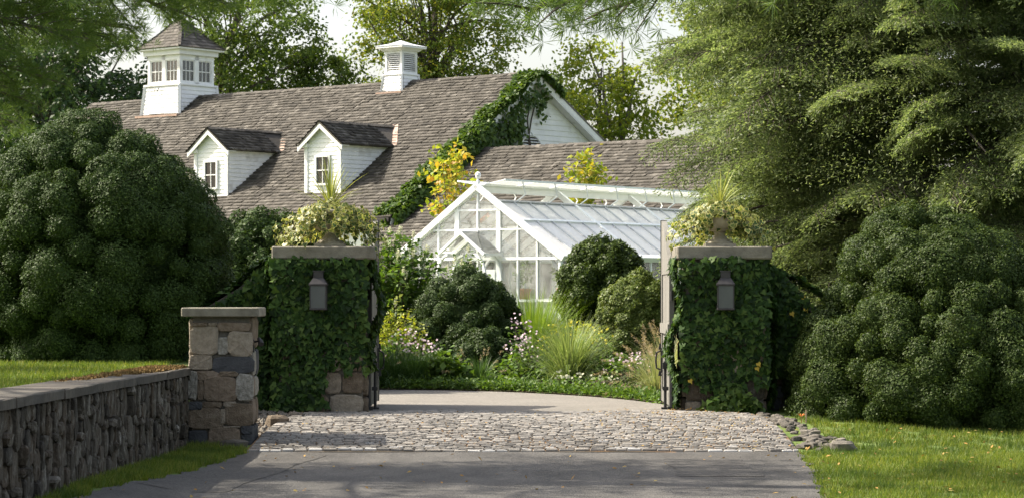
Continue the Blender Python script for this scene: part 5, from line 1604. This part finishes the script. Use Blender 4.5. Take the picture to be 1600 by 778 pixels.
# low edging plants along the drive
n = 15000
x = RS.uniform(-3.2, 2.6, n); y = bedf(x) + .06 + np.abs(RS.normal(0, .33, n)); z = .02 + np.abs(RS.normal(0, .07, n))
V, F = leaves(np.stack([x, y, z], 1), np.array([0, -.2, .8]) + .6 * randn(n), np.array([0, -.3, .5]) + .8 * randn(n), RS.uniform(.05, .11, n), .035)
tag(meshobj('ground_cover', np_mesh('ground_cover', V, F, L['herb'])), 'low green edging plants along the curved drive', 'ground cover', kind='stuff')
n = 26000
x = RS.uniform(-4.5, 5.0, n); y = RS.uniform(43.5, 54, n); ok = y > bedf(np.minimum(x, 2.6)) + .4
x, y = x[ok], y[ok]; n = len(x)
z = .1 + np.abs(RS.normal(0, .22, n)) * np.clip((y - 43) / 4, .3, 1.3)
V, F = leaves(np.stack([x, y, z], 1), np.array([0, -.2, .8]) + .6 * randn(n), np.array([0, 0, .5]) + .8 * randn(n), RS.uniform(.07, .15, n), .06)
tag(meshobj('undergrowth', np_mesh('undergrowth', V, F, L['herb'])), 'leafy undergrowth filling the bed between the shrubs', 'undergrowth', kind='stuff')

# ------------------------------------------------------------------ trees
def crown_tree(name, label, base, H, R_c, zc, rzc, lean, nclump, per, leaf, m, bark='bark', trunk_r=.28, group='trees behind the barn', limbs=9, fork=.42):
    t_ = thing(name, label, 'tree', base, group=group)
    tr = MB()
    top = Vector((lean[0], lean[1], H * .86))
    pts = []
    for i in range(8):
        s_ = i / 7
        pts.append(Vector((lean[0] * s_ ** 1.3 + .18 * math.sin(s_ * 5 + H), lean[1] * s_ + .15 * math.sin(s_ * 4), H * .86 * s_)))
    tr.tube(pts, [trunk_r * (1 - .85 * i / 7) for i in range(8)], 9)
    C = []
    cen = Vector((lean[0] * .8, lean[1] * .8, zc))
    for k in range(nclump):
        for _ in range(30):
            v_ = Vector((R.uniform(-1, 1), R.uniform(-1, 1), R.uniform(-1, 1)))
            if .2 < v_.length < 1: break
        bumpy = 1 + .22 * math.sin(3 * math.atan2(v_.y, v_.x) + H) * math.sin(4 * v_.z + H)
        C.append(cen + Vector((v_.x * R_c * bumpy, v_.y * R_c * bumpy, v_.z * rzc)))
    # limbs reach out towards groups of clumps
    order = sorted(C, key=lambda c: R.random())
    for k, c in enumerate(order[:limbs * 5]):
        s_ = fork + (1 - fork) * R.random() * .9
        f = s_ * 6.999; a = int(f); p = pts[a].lerp(pts[a + 1], f - a)
        if p.z > c.z: 
            s_ = max(.3, c.z / (H * .86) - .15); f = min(s_, .99) * 6.999; a = int(f); p = pts[a].lerp(pts[a + 1], f - a)
        r0 = trunk_r * (.42 if k < limbs else .17) * (1 - .5 * s_)
        mid = p.lerp(c, .5) + Vector((R.gauss(0, .25), R.gauss(0, .25), .35 + R.gauss(0, .2)))
        ps = [p, p.lerp(mid, .5) + Vector((0, 0, .1)), mid, mid.lerp(c, .5) + Vector((R.gauss(0, .12), R.gauss(0, .12), .08)), c]
        tr.tube(ps, [r0, r0 * .8, r0 * .6, r0 * .4, r0 * .15], 6)
    tr.build('trunk', X[bark], t_, smooth=True)
    C = np.array(C)
    n = nclump * per
    idx = np.repeat(np.arange(nclump), per)
    cr = RS.uniform(.35, .8, nclump) * (R_c / 4.2) ** .4
    P = C[idx] + randn(n) * (cr[idx] * .62)[:, None] * np.array([1.15, 1.15, .7])
    N = np.array([0, 0, .7]) + .75 * randn(n)
    T = randn(n) + np.array([0, 0, -.5])
    ln = RS.uniform(leaf * .7, leaf * 1.3, n)
    V, F = leaves(P, N, T, ln, ln * .6)
    tag(meshobj('crown', np_mesh('crown', V, F, m), t_), kind='stuff')
    return t_
crown_tree('oak_tree', 'dark-leaved oak with a leaning trunk behind the barn cupola', (-15.2, 116, 0), 21, 3.5, 13.6, 4.2, (3.8, 0), 150, 90, .21, L['oak'], limbs=11, trunk_r=.42, fork=.5)
crown_tree('broadleaf_tree', 'very dark tree left of the cupola above the barn ridge', (-20.5, 112, 0), 17, 4.6, 11.2, 4.4, (0, 0), 200, 110, .24, L['dark'], trunk_r=.35)
crown_tree('broadleaf_tree', 'dark tree at the far left edge behind the pine', (-26, 118, 0), 18, 4.6, 11.5, 5.0, (0, 0), 150, 90, .26, L['oak'], trunk_r=.35)
crown_tree('broadleaf_tree', 'mid green tree between the leaning oak and the louvred ventilator', (-8.9, 118, 0), 13.6, 2.1, 10.6, 2.7, (0, 0), 110, 80, .2, L['oak'], trunk_r=.25)
crown_tree('maple_tree', 'large bright green tree behind the louvred ventilator', (-3.6, 120, 0), 21, 3.9, 14.6, 5.2, (0, 0), 250, 95, .2, L['maple'], trunk_r=.42, limbs=12)
crown_tree('broadleaf_tree', 'small airy tree above the barn gable peak', (1.6, 122, 0), 13.5, 1.7, 10.6, 2.0, (0, 0), 50, 60, .2, L['oak'], trunk_r=.15)
crown_tree('broadleaf_tree', 'bright yellow green tree right of the barn gable', (4.3, 118, 0), 14, 2.5, 9.8, 3.6, (-.2, 0), 110, 75, .22, L['lime'], trunk_r=.25)
crown_tree('broadleaf_tree', 'green tree behind the edge of the hemlock', (10.6, 120, 0), 17, 4.4, 11.0, 5.0, (0, 0), 190, 90, .25, L['maple'], trunk_r=.3)
# dead tree
dt = thing('dead_tree', 'bare forked grey dead trunk standing against the sky right of the gable', 'tree', (4.9, 117.5, 0), group='trees behind the barn')
mb = MB(); mb.tube([(0, 0, 0), (.05, 0, 5), (.12, 0, 8.6), (.1, 0, 10.0), (.22, 0, 11.4), (.15, 0, 13.2)], [.2, .15, .12, .1, .07, .035], 7)
mb.build('trunk', X['greybark'], dt, smooth=True)
for ps, rs_ in (([(-.0, 0, 6.5), (-.45, 0, 9.4), (-.75, .1, 11.2), (-1.3, .1, 12.6), (-1.35, .1, 13.3)], [.1, .08, .065, .045, .02]), ([(.1, 0, 8.4), (.5, 0, 10.2), (.7, .1, 11.4), (1.15, .1, 12.3)], [.12, .09, .07, .03]),
               ([(.12, 0, 10.0), (-.25, .1, 11.0), (-.45, .1, 11.9)], [.1, .08, .04])):
    mb = MB(); mb.tube(ps, rs_, 7); mb.build('limb', X['greybark'], dt, smooth=True)
# small autumn trees by the greenhouse
crown_tree('sassafras_tree', 'slender small tree with yellow and orange leaves left of the greenhouse', (-1.75, 62, 0), 5.6, .46, 4.15, 1.2, (.25, 0), 32, 22, .16, L['autumn'], 'greybark', .05, 'small trees beside the greenhouse', 5, .3)
crown_tree('sassafras_tree', 'slender small tree with yellow green leaves behind the ridge vent', (2.1, 68, 0), 5.8, .5, 4.3, 1.2, (-.2, 0), 36, 28, .17, L['sapling'], 'greybark', .05, 'small trees beside the greenhouse', 5, .3)

# hemlock: boughs share a few meshes
def bough_mesh(seed, Ls, nsec, m_unused=None, flat=1.0):
    r = random.Random(seed); rs = np.random.RandomState(seed)
    wood = MB(); P, N, T, LN = [], [], [], []
    stem = []
    for i in range(11):
        s_ = i / 10
        stem.append(Vector((Ls * s_, .16 * math.sin(s_ * 3 + seed), .35 * s_ - .95 * s_ ** 2.1)))
    wood.tube(stem, [.028 * (1 - .9 * i / 10) + .003 for i in range(11)], 5)
    for k in range(nsec):
        s_ = .12 + .88 * (k + r.random()) / nsec
        f = min(s_, .999) * 10; a = int(f); p = stem[a].lerp(stem[min(a + 1, 10)], f - a)
        d = (stem[min(a + 1, 10)] - stem[a]).normalized()
        sd = 1 if k % 2 else -1
        l2 = ((1 - s_) * 1.15 + .4) * r.uniform(.6, 1.1)
        ang = r.uniform(.6, 1.05)
        dv = Vector((d.x * math.cos(ang), sd * math.sin(ang), d.z * .6)).normalized()
        pts = [p + dv * (l2 * q) + Vector((0, 0, -.42 * l2 * q ** 2 * r.uniform(.5, 1.2))) for q in (0, .33, .66, 1.0)]
        wood.tube(pts, [.008, .006, .004, .002], 3, cap=False)
        nt_ = int(l2 * 18)
        for j in range(nt_):
            q = (j + r.random()) / nt_; f2 = min(q, .999) * 3; b = int(f2); p2 = pts[b].lerp(pts[b + 1], f2 - b)
            l3 = (.16 + .30 * (1 - q)) * r.uniform(.6, 1.1); s3 = 1 if j % 2 else -1
            side = Vector((-dv.y, dv.x, 0)) * s3
            d3 = (dv * .75 + side * .75 + Vector((0, 0, -.25 + r.gauss(0, .2)))).normalized()
            k3 = max(4, int(l3 / .03))
            for e in range(k3):
                pp = p2 + d3 * (l3 * (e + .5) / k3) + Vector((0, 0, -.25 * l3 * ((e + .5) / k3) ** 2))
                P.append(pp); N.append((r.gauss(0, .8), r.gauss(0, .8), .9)); T.append(d3 + Vector((r.gauss(0, .45), r.gauss(0, .45), -.25 + r.gauss(0, .25)))); LN.append(r.uniform(.05, .1))
    V, F = leaves(np.array(P), np.array(N, float), np.array(T, float), np.array(LN), .026)
    return wood.mesh('bough', X['twig']), np_mesh('needles', V, F, None)
hem = thing('hemlock_tree', 'wide old hemlock with drooping sunlit boughs filling the upper right', 'tree', (9.0, 45.5, 0))
mb = MB(); mb.tube([(0, 0, -.1), (.1, 0, 2), (0, .1, 5), (.1, 0, 9), (.05, 0, 14)], [.5, .38, .32, .24, .06], 10); mb.build('trunk', X['bark'], hem, smooth=True)
bv = []
for i in range(6):
    wm, nm = bough_mesh(30 + i, 3.4, 54)
    nm.materials.append(L['hemlock']); bv.append((wm, nm))
rz_ = random.Random(77)
for k in range(46):                       # long limbs
    z = 1.2 + 10.5 * k / 46; az = PI + rz_.uniform(-1.9, 2.0); ln = 6.0 - .22 * max(0, z - 4)
    if az > PI + .5 and z < 4.5: ln *= .7
    pts = [Vector((ln * q * math.cos(az + .12 * math.sin(q * 4 + k)), ln * q * math.sin(az + .12 * math.sin(q * 4 + k)), z + .9 * q - 1.7 * q * q)) for q in (0, .2, .4, .6, .8, 1)]
    mb = MB(); mb.tube(pts, [.075, .06, .05, .036, .024, .01], 6); mb.build('limb', X['twig'], hem, smooth=True)
for k in range(296):
    z = .6 + 10.8 * (k + rz_.random()) / 296
    az = PI + (rz_.uniform(-.95, 1.75) if k % 12 else rz_.uniform(1.3, 1.9))
    rmax = 7.0 - .25 * max(0, z - 4.5)
    if az > PI + .45 and z < 4.2: rmax *= .74
    if z < 5.5 and az < PI + .45: rmax *= .9
    sc_ = rz_.uniform(.75, 1.2); ln = 3.3 * sc_
    r0 = max(.2, (rmax - ln) * rz_.random() ** .5) if k % 12 else rz_.uniform(.2, 1.6)
    q = r0 / 6.0
    wm, nm = bv[rz_.randrange(6)]
    Mx = Matrix.Translation((r0 * math.cos(az), r0 * math.sin(az), z + .5 * q - 1.1 * q * q)) @ Matrix.Rotation(az + rz_.uniform(-.5, .5), 4, 'Z') @ Matrix.Rotation(rz_.uniform(-.3, .2), 4, 'Y') @ Matrix.Rotation(rz_.uniform(-.6, .6), 4, 'X') @ Matrix.Diagonal((sc_, sc_ * rz_.uniform(.9, 1.25), sc_, 1))
    b = meshobj('bough', wm, hem); b.matrix_local = Mx
    meshobj('needles', nm, b)

n = 300000
az = PI + RS.uniform(-1.1, 1.8, n); z = RS.uniform(.8, 11.5, n)
rmax = (6.3 - .25 * np.clip(z - 4.5, 0, 9)) * np.where((az > PI + .45) & (z < 4.2), .74, 1) * np.where((az < PI + .45) & (z < 5.5), .88, 1)
r_ = rmax * RS.uniform(.12, 1, n) ** .6
clp = np.sin(az * 5 + z * 2.1) + np.sin(z * 5.3 + r_ * 1.9) + np.sin(r_ * 3.1 - az * 7)
ok = clp > -.5
az, z, r_ = az[ok], z[ok], r_[ok]; n = len(z)
q = np.stack([r_ * np.cos(az), r_ * np.sin(az), z + .3 - .035 * r_ ** 2], 1)
V, F = leaves(q, np.array([0, 0, .8]) + .7 * randn(n), np.stack([np.cos(az), np.sin(az), -.6 * np.ones(n)], 1) + .7 * randn(n), RS.uniform(.04, .09, n), .017)
tag(meshobj('inner_sprays', np_mesh('inner_sprays', V, F, L['hemlock']), hem), kind='stuff')

# pines: long tufted boughs
def pine_bough(seed, Ls):
    r = random.Random(seed); rs = np.random.RandomState(seed)
    wood = MB(); tufts = []
    stem = [Vector((Ls * i / 9, .22 * math.sin(i * .7 + seed), .5 * math.sin(i / 9 * 2.4) * Ls * .16 - .055 * Ls * (i / 9) ** 2)) for i in range(10)]
    wood.tube(stem, [.045 * (1 - .88 * i / 9) for i in range(10)], 6)
    for k in range(34):
        s_ = .22 + .78 * (k + r.random()) / 34; f = min(s_, .999) * 9; a = int(f); p = stem[a].lerp(stem[a + 1], f - a)
        sd = 1 if k % 2 else -1; l2 = (.4 + 1.1 * (1 - s_)) * r.uniform(.6, 1.15); ang = r.uniform(.5, 1.1)
        dv = Vector((math.cos(ang), sd * math.sin(ang), r.uniform(-.35, .3))).normalized()
        pts = [p + dv * (l2 * q) + Vector((0, 0, -.12 * l2 * q * q)) for q in (0, .5, 1.0)]
        wood.tube(pts, [.012, .008, .004], 4, cap=False)
        for j in range(int(4 + l2 * 9)):
            q = .25 + .75 * r.random(); b = 0 if q < .5 else 1; p2 = pts[b].lerp(pts[b + 1], (q - .5 * b) * 2)
            off = Vector((r.gauss(0, .09), r.gauss(0, .09), r.gauss(0, .06)))
            tufts.append((p2 + off, (dv + Vector((r.gauss(0, .5), r.gauss(0, .5), r.gauss(.1, .4)))).normalized()))
        tufts.append((pts[-1], dv))
    k = 26
    C = np.repeat(np.array([t_[0] for t_ in tufts]), k, 0); D = np.repeat(np.array([t_[1] for t_ in tufts]), k, 0)
    n = len(C)
    T = unit(D * .9 + .62 * rs.randn(n, 3)); N = rs.randn(n, 3)
    V, F = leaves(C - D * .03 * rs.rand(n, 1), N, T, rs.uniform(.09, .15, n), .0055)
    F = F[:, [0, 1, 2, 3]]
    return wood.mesh('bough', X['bark']), np_mesh('needles', V, F, L['pine'])
pb = [pine_bough(s_, 4.2) for s_ in (1, 2, 3, 4)]
def pine(label, base, H, boughs, lean=(0, 0)):
    t_ = thing('pine_tree', label, 'tree', base, group='white pines over the drive')
    mb = MB(); mb.tube([(0, 0, -.3), (.05, 0, H * .35), (0, .05, H * .7), (0, 0, H)], [.36, .3, .2, .04], 10); mb.build('trunk', X['bark'], t_, smooth=True)
    for (z, az, s_, tilt) in boughs:
        wm, nm = pb[R.randrange(4)]
        b = meshobj('bough', wm, t_)
        b.matrix_local = Matrix.Translation((0, 0, z)) @ Matrix.Rotation(az, 4, 'Z') @ Matrix.Rotation(tilt, 4, 'Y') @ Matrix.Rotation(R.uniform(-.4, .4), 4, 'X') @ Matrix.Diagonal((s_, s_, s_, 1))
        meshobj('needles', nm, b)
    return t_
def whorls(z0, z1, nz, per, s0, s1, rnd):
    out = []
    for i in range(nz):
        z = z0 + (z1 - z0) * i / max(1, nz - 1)
        for j in range(per):
            out.append((z + rnd.uniform(-.25, .25), rnd.uniform(0, 2 * PI), (s0 + (s1 - s0) * i / max(1, nz - 1)) * rnd.uniform(.8, 1.15), rnd.uniform(-.15, .2)))
    return out
rp_ = random.Random(5)
# left pine: trunk out of the picture, lower boughs reach into its upper left corner
low_ = [(z - .6, az, s_, .02) for z, az, s_ in [(4.1, .1, .85), (4.3, -.2, .8), (4.0, .35, .75), (4.6, .2, 1.0), (4.5, -.05, .95), (4.8, .4, 1.1), (5.0, .05, 1.3), (5.0, .3, 1.25), (5.15, .15, 1.45), (5.2, -.15, 1.4), (5.3, 0, 1.5), (5.4, .3, 1.55), (3.75, .1, .7), (3.9, .25, .8), (3.55, .2, .62), (3.5, -.1, .6), (3.7, .45, .8), (3.85, -.3, .72)]]
pine('white pine with soft needled boughs reaching into the upper left', (-8.7, 28.0, .6), 15, low_ + whorls(6.6, 13, 4, 2, 1.2, .6, rp_))
pine('white pine whose twiggy bough hangs into the sky at the top centre', (7.5, 27.5, 0), 15,
     [(6.75, PI - .05, 1.82, .29), (6.9, PI + .1, 1.75, .3), (6.8, PI - .2, 1.6, .3), (7.1, PI + .2, 1.6, .3), (7.3, PI + .02, 1.9, .32), (7.0, PI - .12, 1.45, .28)] + whorls(8.2, 14, 5, 4, 1.2, .6, rp_))
pine('white pine nearest the camera left of the low wall', (-12.5, 24.2, .6), 15, whorls(5.2, 13, 4, 3, 1.3, .6, rp_))
crown_tree('added_shade_tree', 'unseen small round tree added beyond the left edge to shade the raised lawn', (-9.5, 31.4, .6), 5.2, 1.9, 3.2, 1.7, (0, 0), 60, 70, .1, L['oak'], trunk_r=.12, group='unseen trees added for shade')  # unseen tree, added to throw shade over the raised lawn

# ------------------------------------------------------------------ lawns
def blades(name, x, y, h0, h1, wd, m, label, dz=0):
    n = len(x)
    z = gz(x, y) + dz
    a = RS.uniform(0, 2 * PI, n); h = RS.uniform(h0, h1, n)
    b = np.stack([np.cos(a), np.sin(a), np.zeros(n)], 1) * wd / 2
    p = np.stack([x, y, z], 1)
    lean = RS.randn(n, 2) * .35
    tip = p + np.stack([lean[:, 0] * h, lean[:, 1] * h, h], 1)
    V = np.stack([p - b, p + b, tip], 1).reshape(-1, 3); F = np.arange(3 * n).reshape(n, 3)
    o = meshobj(name, np_mesh(name, V, F, m)); return tag(o, label, 'grass', kind='stuff')
n = 210000
y = 22 + 14 * RS.rand(n) ** 1.15; x = RS.uniform(2.2, 11.5, n)
xr_ = np.where(y < 30.5, roadr(y) + .03 * np.sin(y * 9), apr(np.clip(y, AF, AB)) + .12 + .45 * np.clip((y - 30.5) / 1, 0, 1))
clump = np.sin(x * 7.1 + np.sin(y * 5)) + np.sin(y * 8.3 + x * 2) > -1.25
ok = (x > xr_ - .05 * RS.rand(n)) & clump & (x < .31 * y + 2) & (x > 0)
blades('lawn_grass', x[ok], y[ok], .03, .085, .011, L['grass'], 'sunlit lawn grass on the right of the drive')
n = 90000
y = 20 + 17 * RS.rand(n); x = RS.uniform(-12, -4.5, n)
ok = (x < -4.53) & (x > -.26 * y - .5)
blades('lawn_grass', x[ok], y[ok], .03, .075, .011, L['grass'], 'raised lawn grass behind the low wall on the left')
n = 45000
y = RS.uniform(19, 31.2, n); x = RS.uniform(-4.0, -3.1, n)
ok = (x < roadl(y) + .06 * np.sin(y * 4) - .02 + .05 * RS.rand(n)) & (x > WX + .05)
blades('verge_grass', x[ok], y[ok], .03, .10, .011, L['grass'], 'shaded grass verge at the foot of the low wall')

# ------------------------------------------------------------------ rocks, gravel, small things
def rock_mesh(seed, flat=.5):
    r = np.random.RandomState(seed)
    vs = []; fs = []; A, B = 5, 9
    for a in range(A + 1):
        for b in range(B):
            th = PI * a / A; ph_ = 2 * PI * b / B
            k = 1 + .22 * math.sin(3 * ph_ + seed) * math.sin(th * 2 + seed) + .1 * r.randn()
            if a in (0, A): k = 1
            vs.append((k * abs(math.sin(th)) ** .7 * math.cos(ph_) * .5, k * abs(math.sin(th)) ** .7 * math.sin(ph_) * .5, flat * .5 * math.copysign(abs(math.cos(th)) ** .6, math.cos(th)) * (1 + .05 * r.randn())))
    for a in range(A):
        for b in range(B): fs.append((a * B + b, a * B + (b + 1) % B, a * B + B + (b + 1) % B, a * B + B + b))
    return vs, fs
rmesh = []
for i in range(9):
    v_, f_ = rock_mesh(i, .45 + .12 * (i % 3)); me = MB().add(v_, f_).mesh('edging_stone', X['rock']); rmesh.append(me)
k = 0
rr_ = random.Random(31)
for k in range(74):
    s_ = rr_.random()
    Y = 34.7 - 4.1 * s_
    x = float(apr(min(max(Y, AF), AB))) + .10 + rr_.uniform(0, .22 + .36 * s_)
    if Y < 30.9: x = max(x, 3.55)
    sz_ = rr_.uniform(.06, .145) * (1 + .3 * s_)
    o = meshobj('edging_stone', rmesh[rr_.randrange(9)], None, (x, Y, float(gz(x, Y)) + sz_ * .12))
    o.rotation_euler = (rr_.uniform(-.25, .25), rr_.uniform(-.25, .25), rr_.uniform(0, 6)); o.scale = (sz_ * rr_.uniform(.9, 1.7), sz_, sz_ * rr_.uniform(.7, 1.1))
    tag(o, 'loose grey stone among the flat stones edging the right side of the cobbles', 'stone', 'loose stones edging the cobbles on the right')
for (x, Y, sx, sy, sz_, m, lb) in [(-3.02, 33.0, .34, .26, .26, 'brown', 'rounded tan boulder between the pier and the left ivy wall'), (-2.86, 34.0, .22, .18, .16, 'rock', 'small grey rock at the foot of the left ivy wall'), (-3.36, 30.95, .34, .2, .16, 'rock', 'flat grey stone at the foot of the stone pier'), (3.98, 30.75, .34, .2, .17, 'rock', 'largest pale flat stone at the near end of the edging stones')]:
    v_, f_ = rock_mesh(int(abs(x * 100)), .8)
    o = MB().add(v_, f_).build('rock', X[m], None, (x, Y, float(gz(x, Y)) + sz_ * .3)); o.scale = (sx, sy, sz_); tag(o, lb, 'rock')
gr = MB()
for k in range(420):
    x = rr_.uniform(-3.9, -2.9); Y = rr_.uniform(32.1, 35.0)
    if x > float(apl(max(Y, AF))) - .02: continue
    v_, f_ = rmesh[0].vertices, None
    a = rr_.uniform(.02, .05); z = float(gz(x, Y)) + .03
    gr.add([(x - a, Y, z), (x, Y - a, z), (x + a, Y, z), (x, Y + a, z), (x, Y, z + a * .8), (x, Y, z - a * .6)], [(0, 1, 4), (1, 2, 4), (2, 3, 4), (3, 0, 4), (1, 0, 5), (2, 1, 5), (3, 2, 5), (0, 3, 5)])
tag(gr.build('gravel', X['rock']), 'loose gravel between the pier and the left ivy wall', 'gravel', kind='stuff')
sk_ = thing('garden_stake', 'thin pale wooden stake standing before the right boxwood', 'stake', (3.86, 33.6, float(gz(3.86, 33.6))))
MB().box((0, 0, .07), (.022, .012, .20)).build('post', X['wood'], sk_)
op = thing('orange_flower', 'small orange flower by the wooden stake', 'flower', (3.80, 33.62, float(gz(3.8, 33.62))))
mb = MB(); mb.tube([(0, 0, 0), (.005, 0, .08)], .006, 5); mb.build('stem', X['moss'], op)
for k in range(7):
    a = 2 * PI * k / 7
    mb = MB(); mb.add([(0, 0, .08), (.03 * math.cos(a - .4), .03 * math.sin(a - .4), .10), (.055 * math.cos(a), .055 * math.sin(a), .125), (.03 * math.cos(a + .4), .03 * math.sin(a + .4), .10)], [(0, 1, 2, 3)]); mb.build('petal', X['pot'], op)
# fallen leaves and litter on the cobbles, mostly on their right side
n = 900
x = np.concatenate([RS.normal(2.2, .7, 600), RS.uniform(-3, 3.3, 300)]); Y = RS.uniform(AF, AB - .1, n)
ok = (x < apr(Y) - .02) & (x > apl(Y))
x, Y = x[ok], Y[ok]; n = len(x)
V, F = leaves(np.stack([x, Y, apz(x, Y) + .052], 1), np.array([0, 0, 1.0]) + .25 * randn(n), randn(n), RS.uniform(.02, .06, n), .018)
tag(meshobj('leaf_litter', np_mesh('leaf_litter', V, F, L['litter'])), 'scattered brown leaf litter on the cobbles', 'leaf litter', kind='stuff')

n = 260
x = np.concatenate([RS.uniform(3.2, 8.5, 170), RS.uniform(-3.9, 3.2, 90)]); Y = np.concatenate([RS.uniform(24, 33, 170), RS.uniform(22, 30.2, 90)])
z = gz(x, Y) + np.where(x > roadr(np.minimum(Y, 31)), .06, .03)
V, F = leaves(np.stack([x, Y, z], 1), np.array([0, 0, 1.0]) + .35 * randn(n), randn(n), RS.uniform(.04, .08, n), .03)
tag(meshobj('fallen_leaves', np_mesh('fallen_leaves', V, F, L['litter'])), 'fallen brown leaves on the lawn and the drive', 'fallen leaves', kind='stuff')
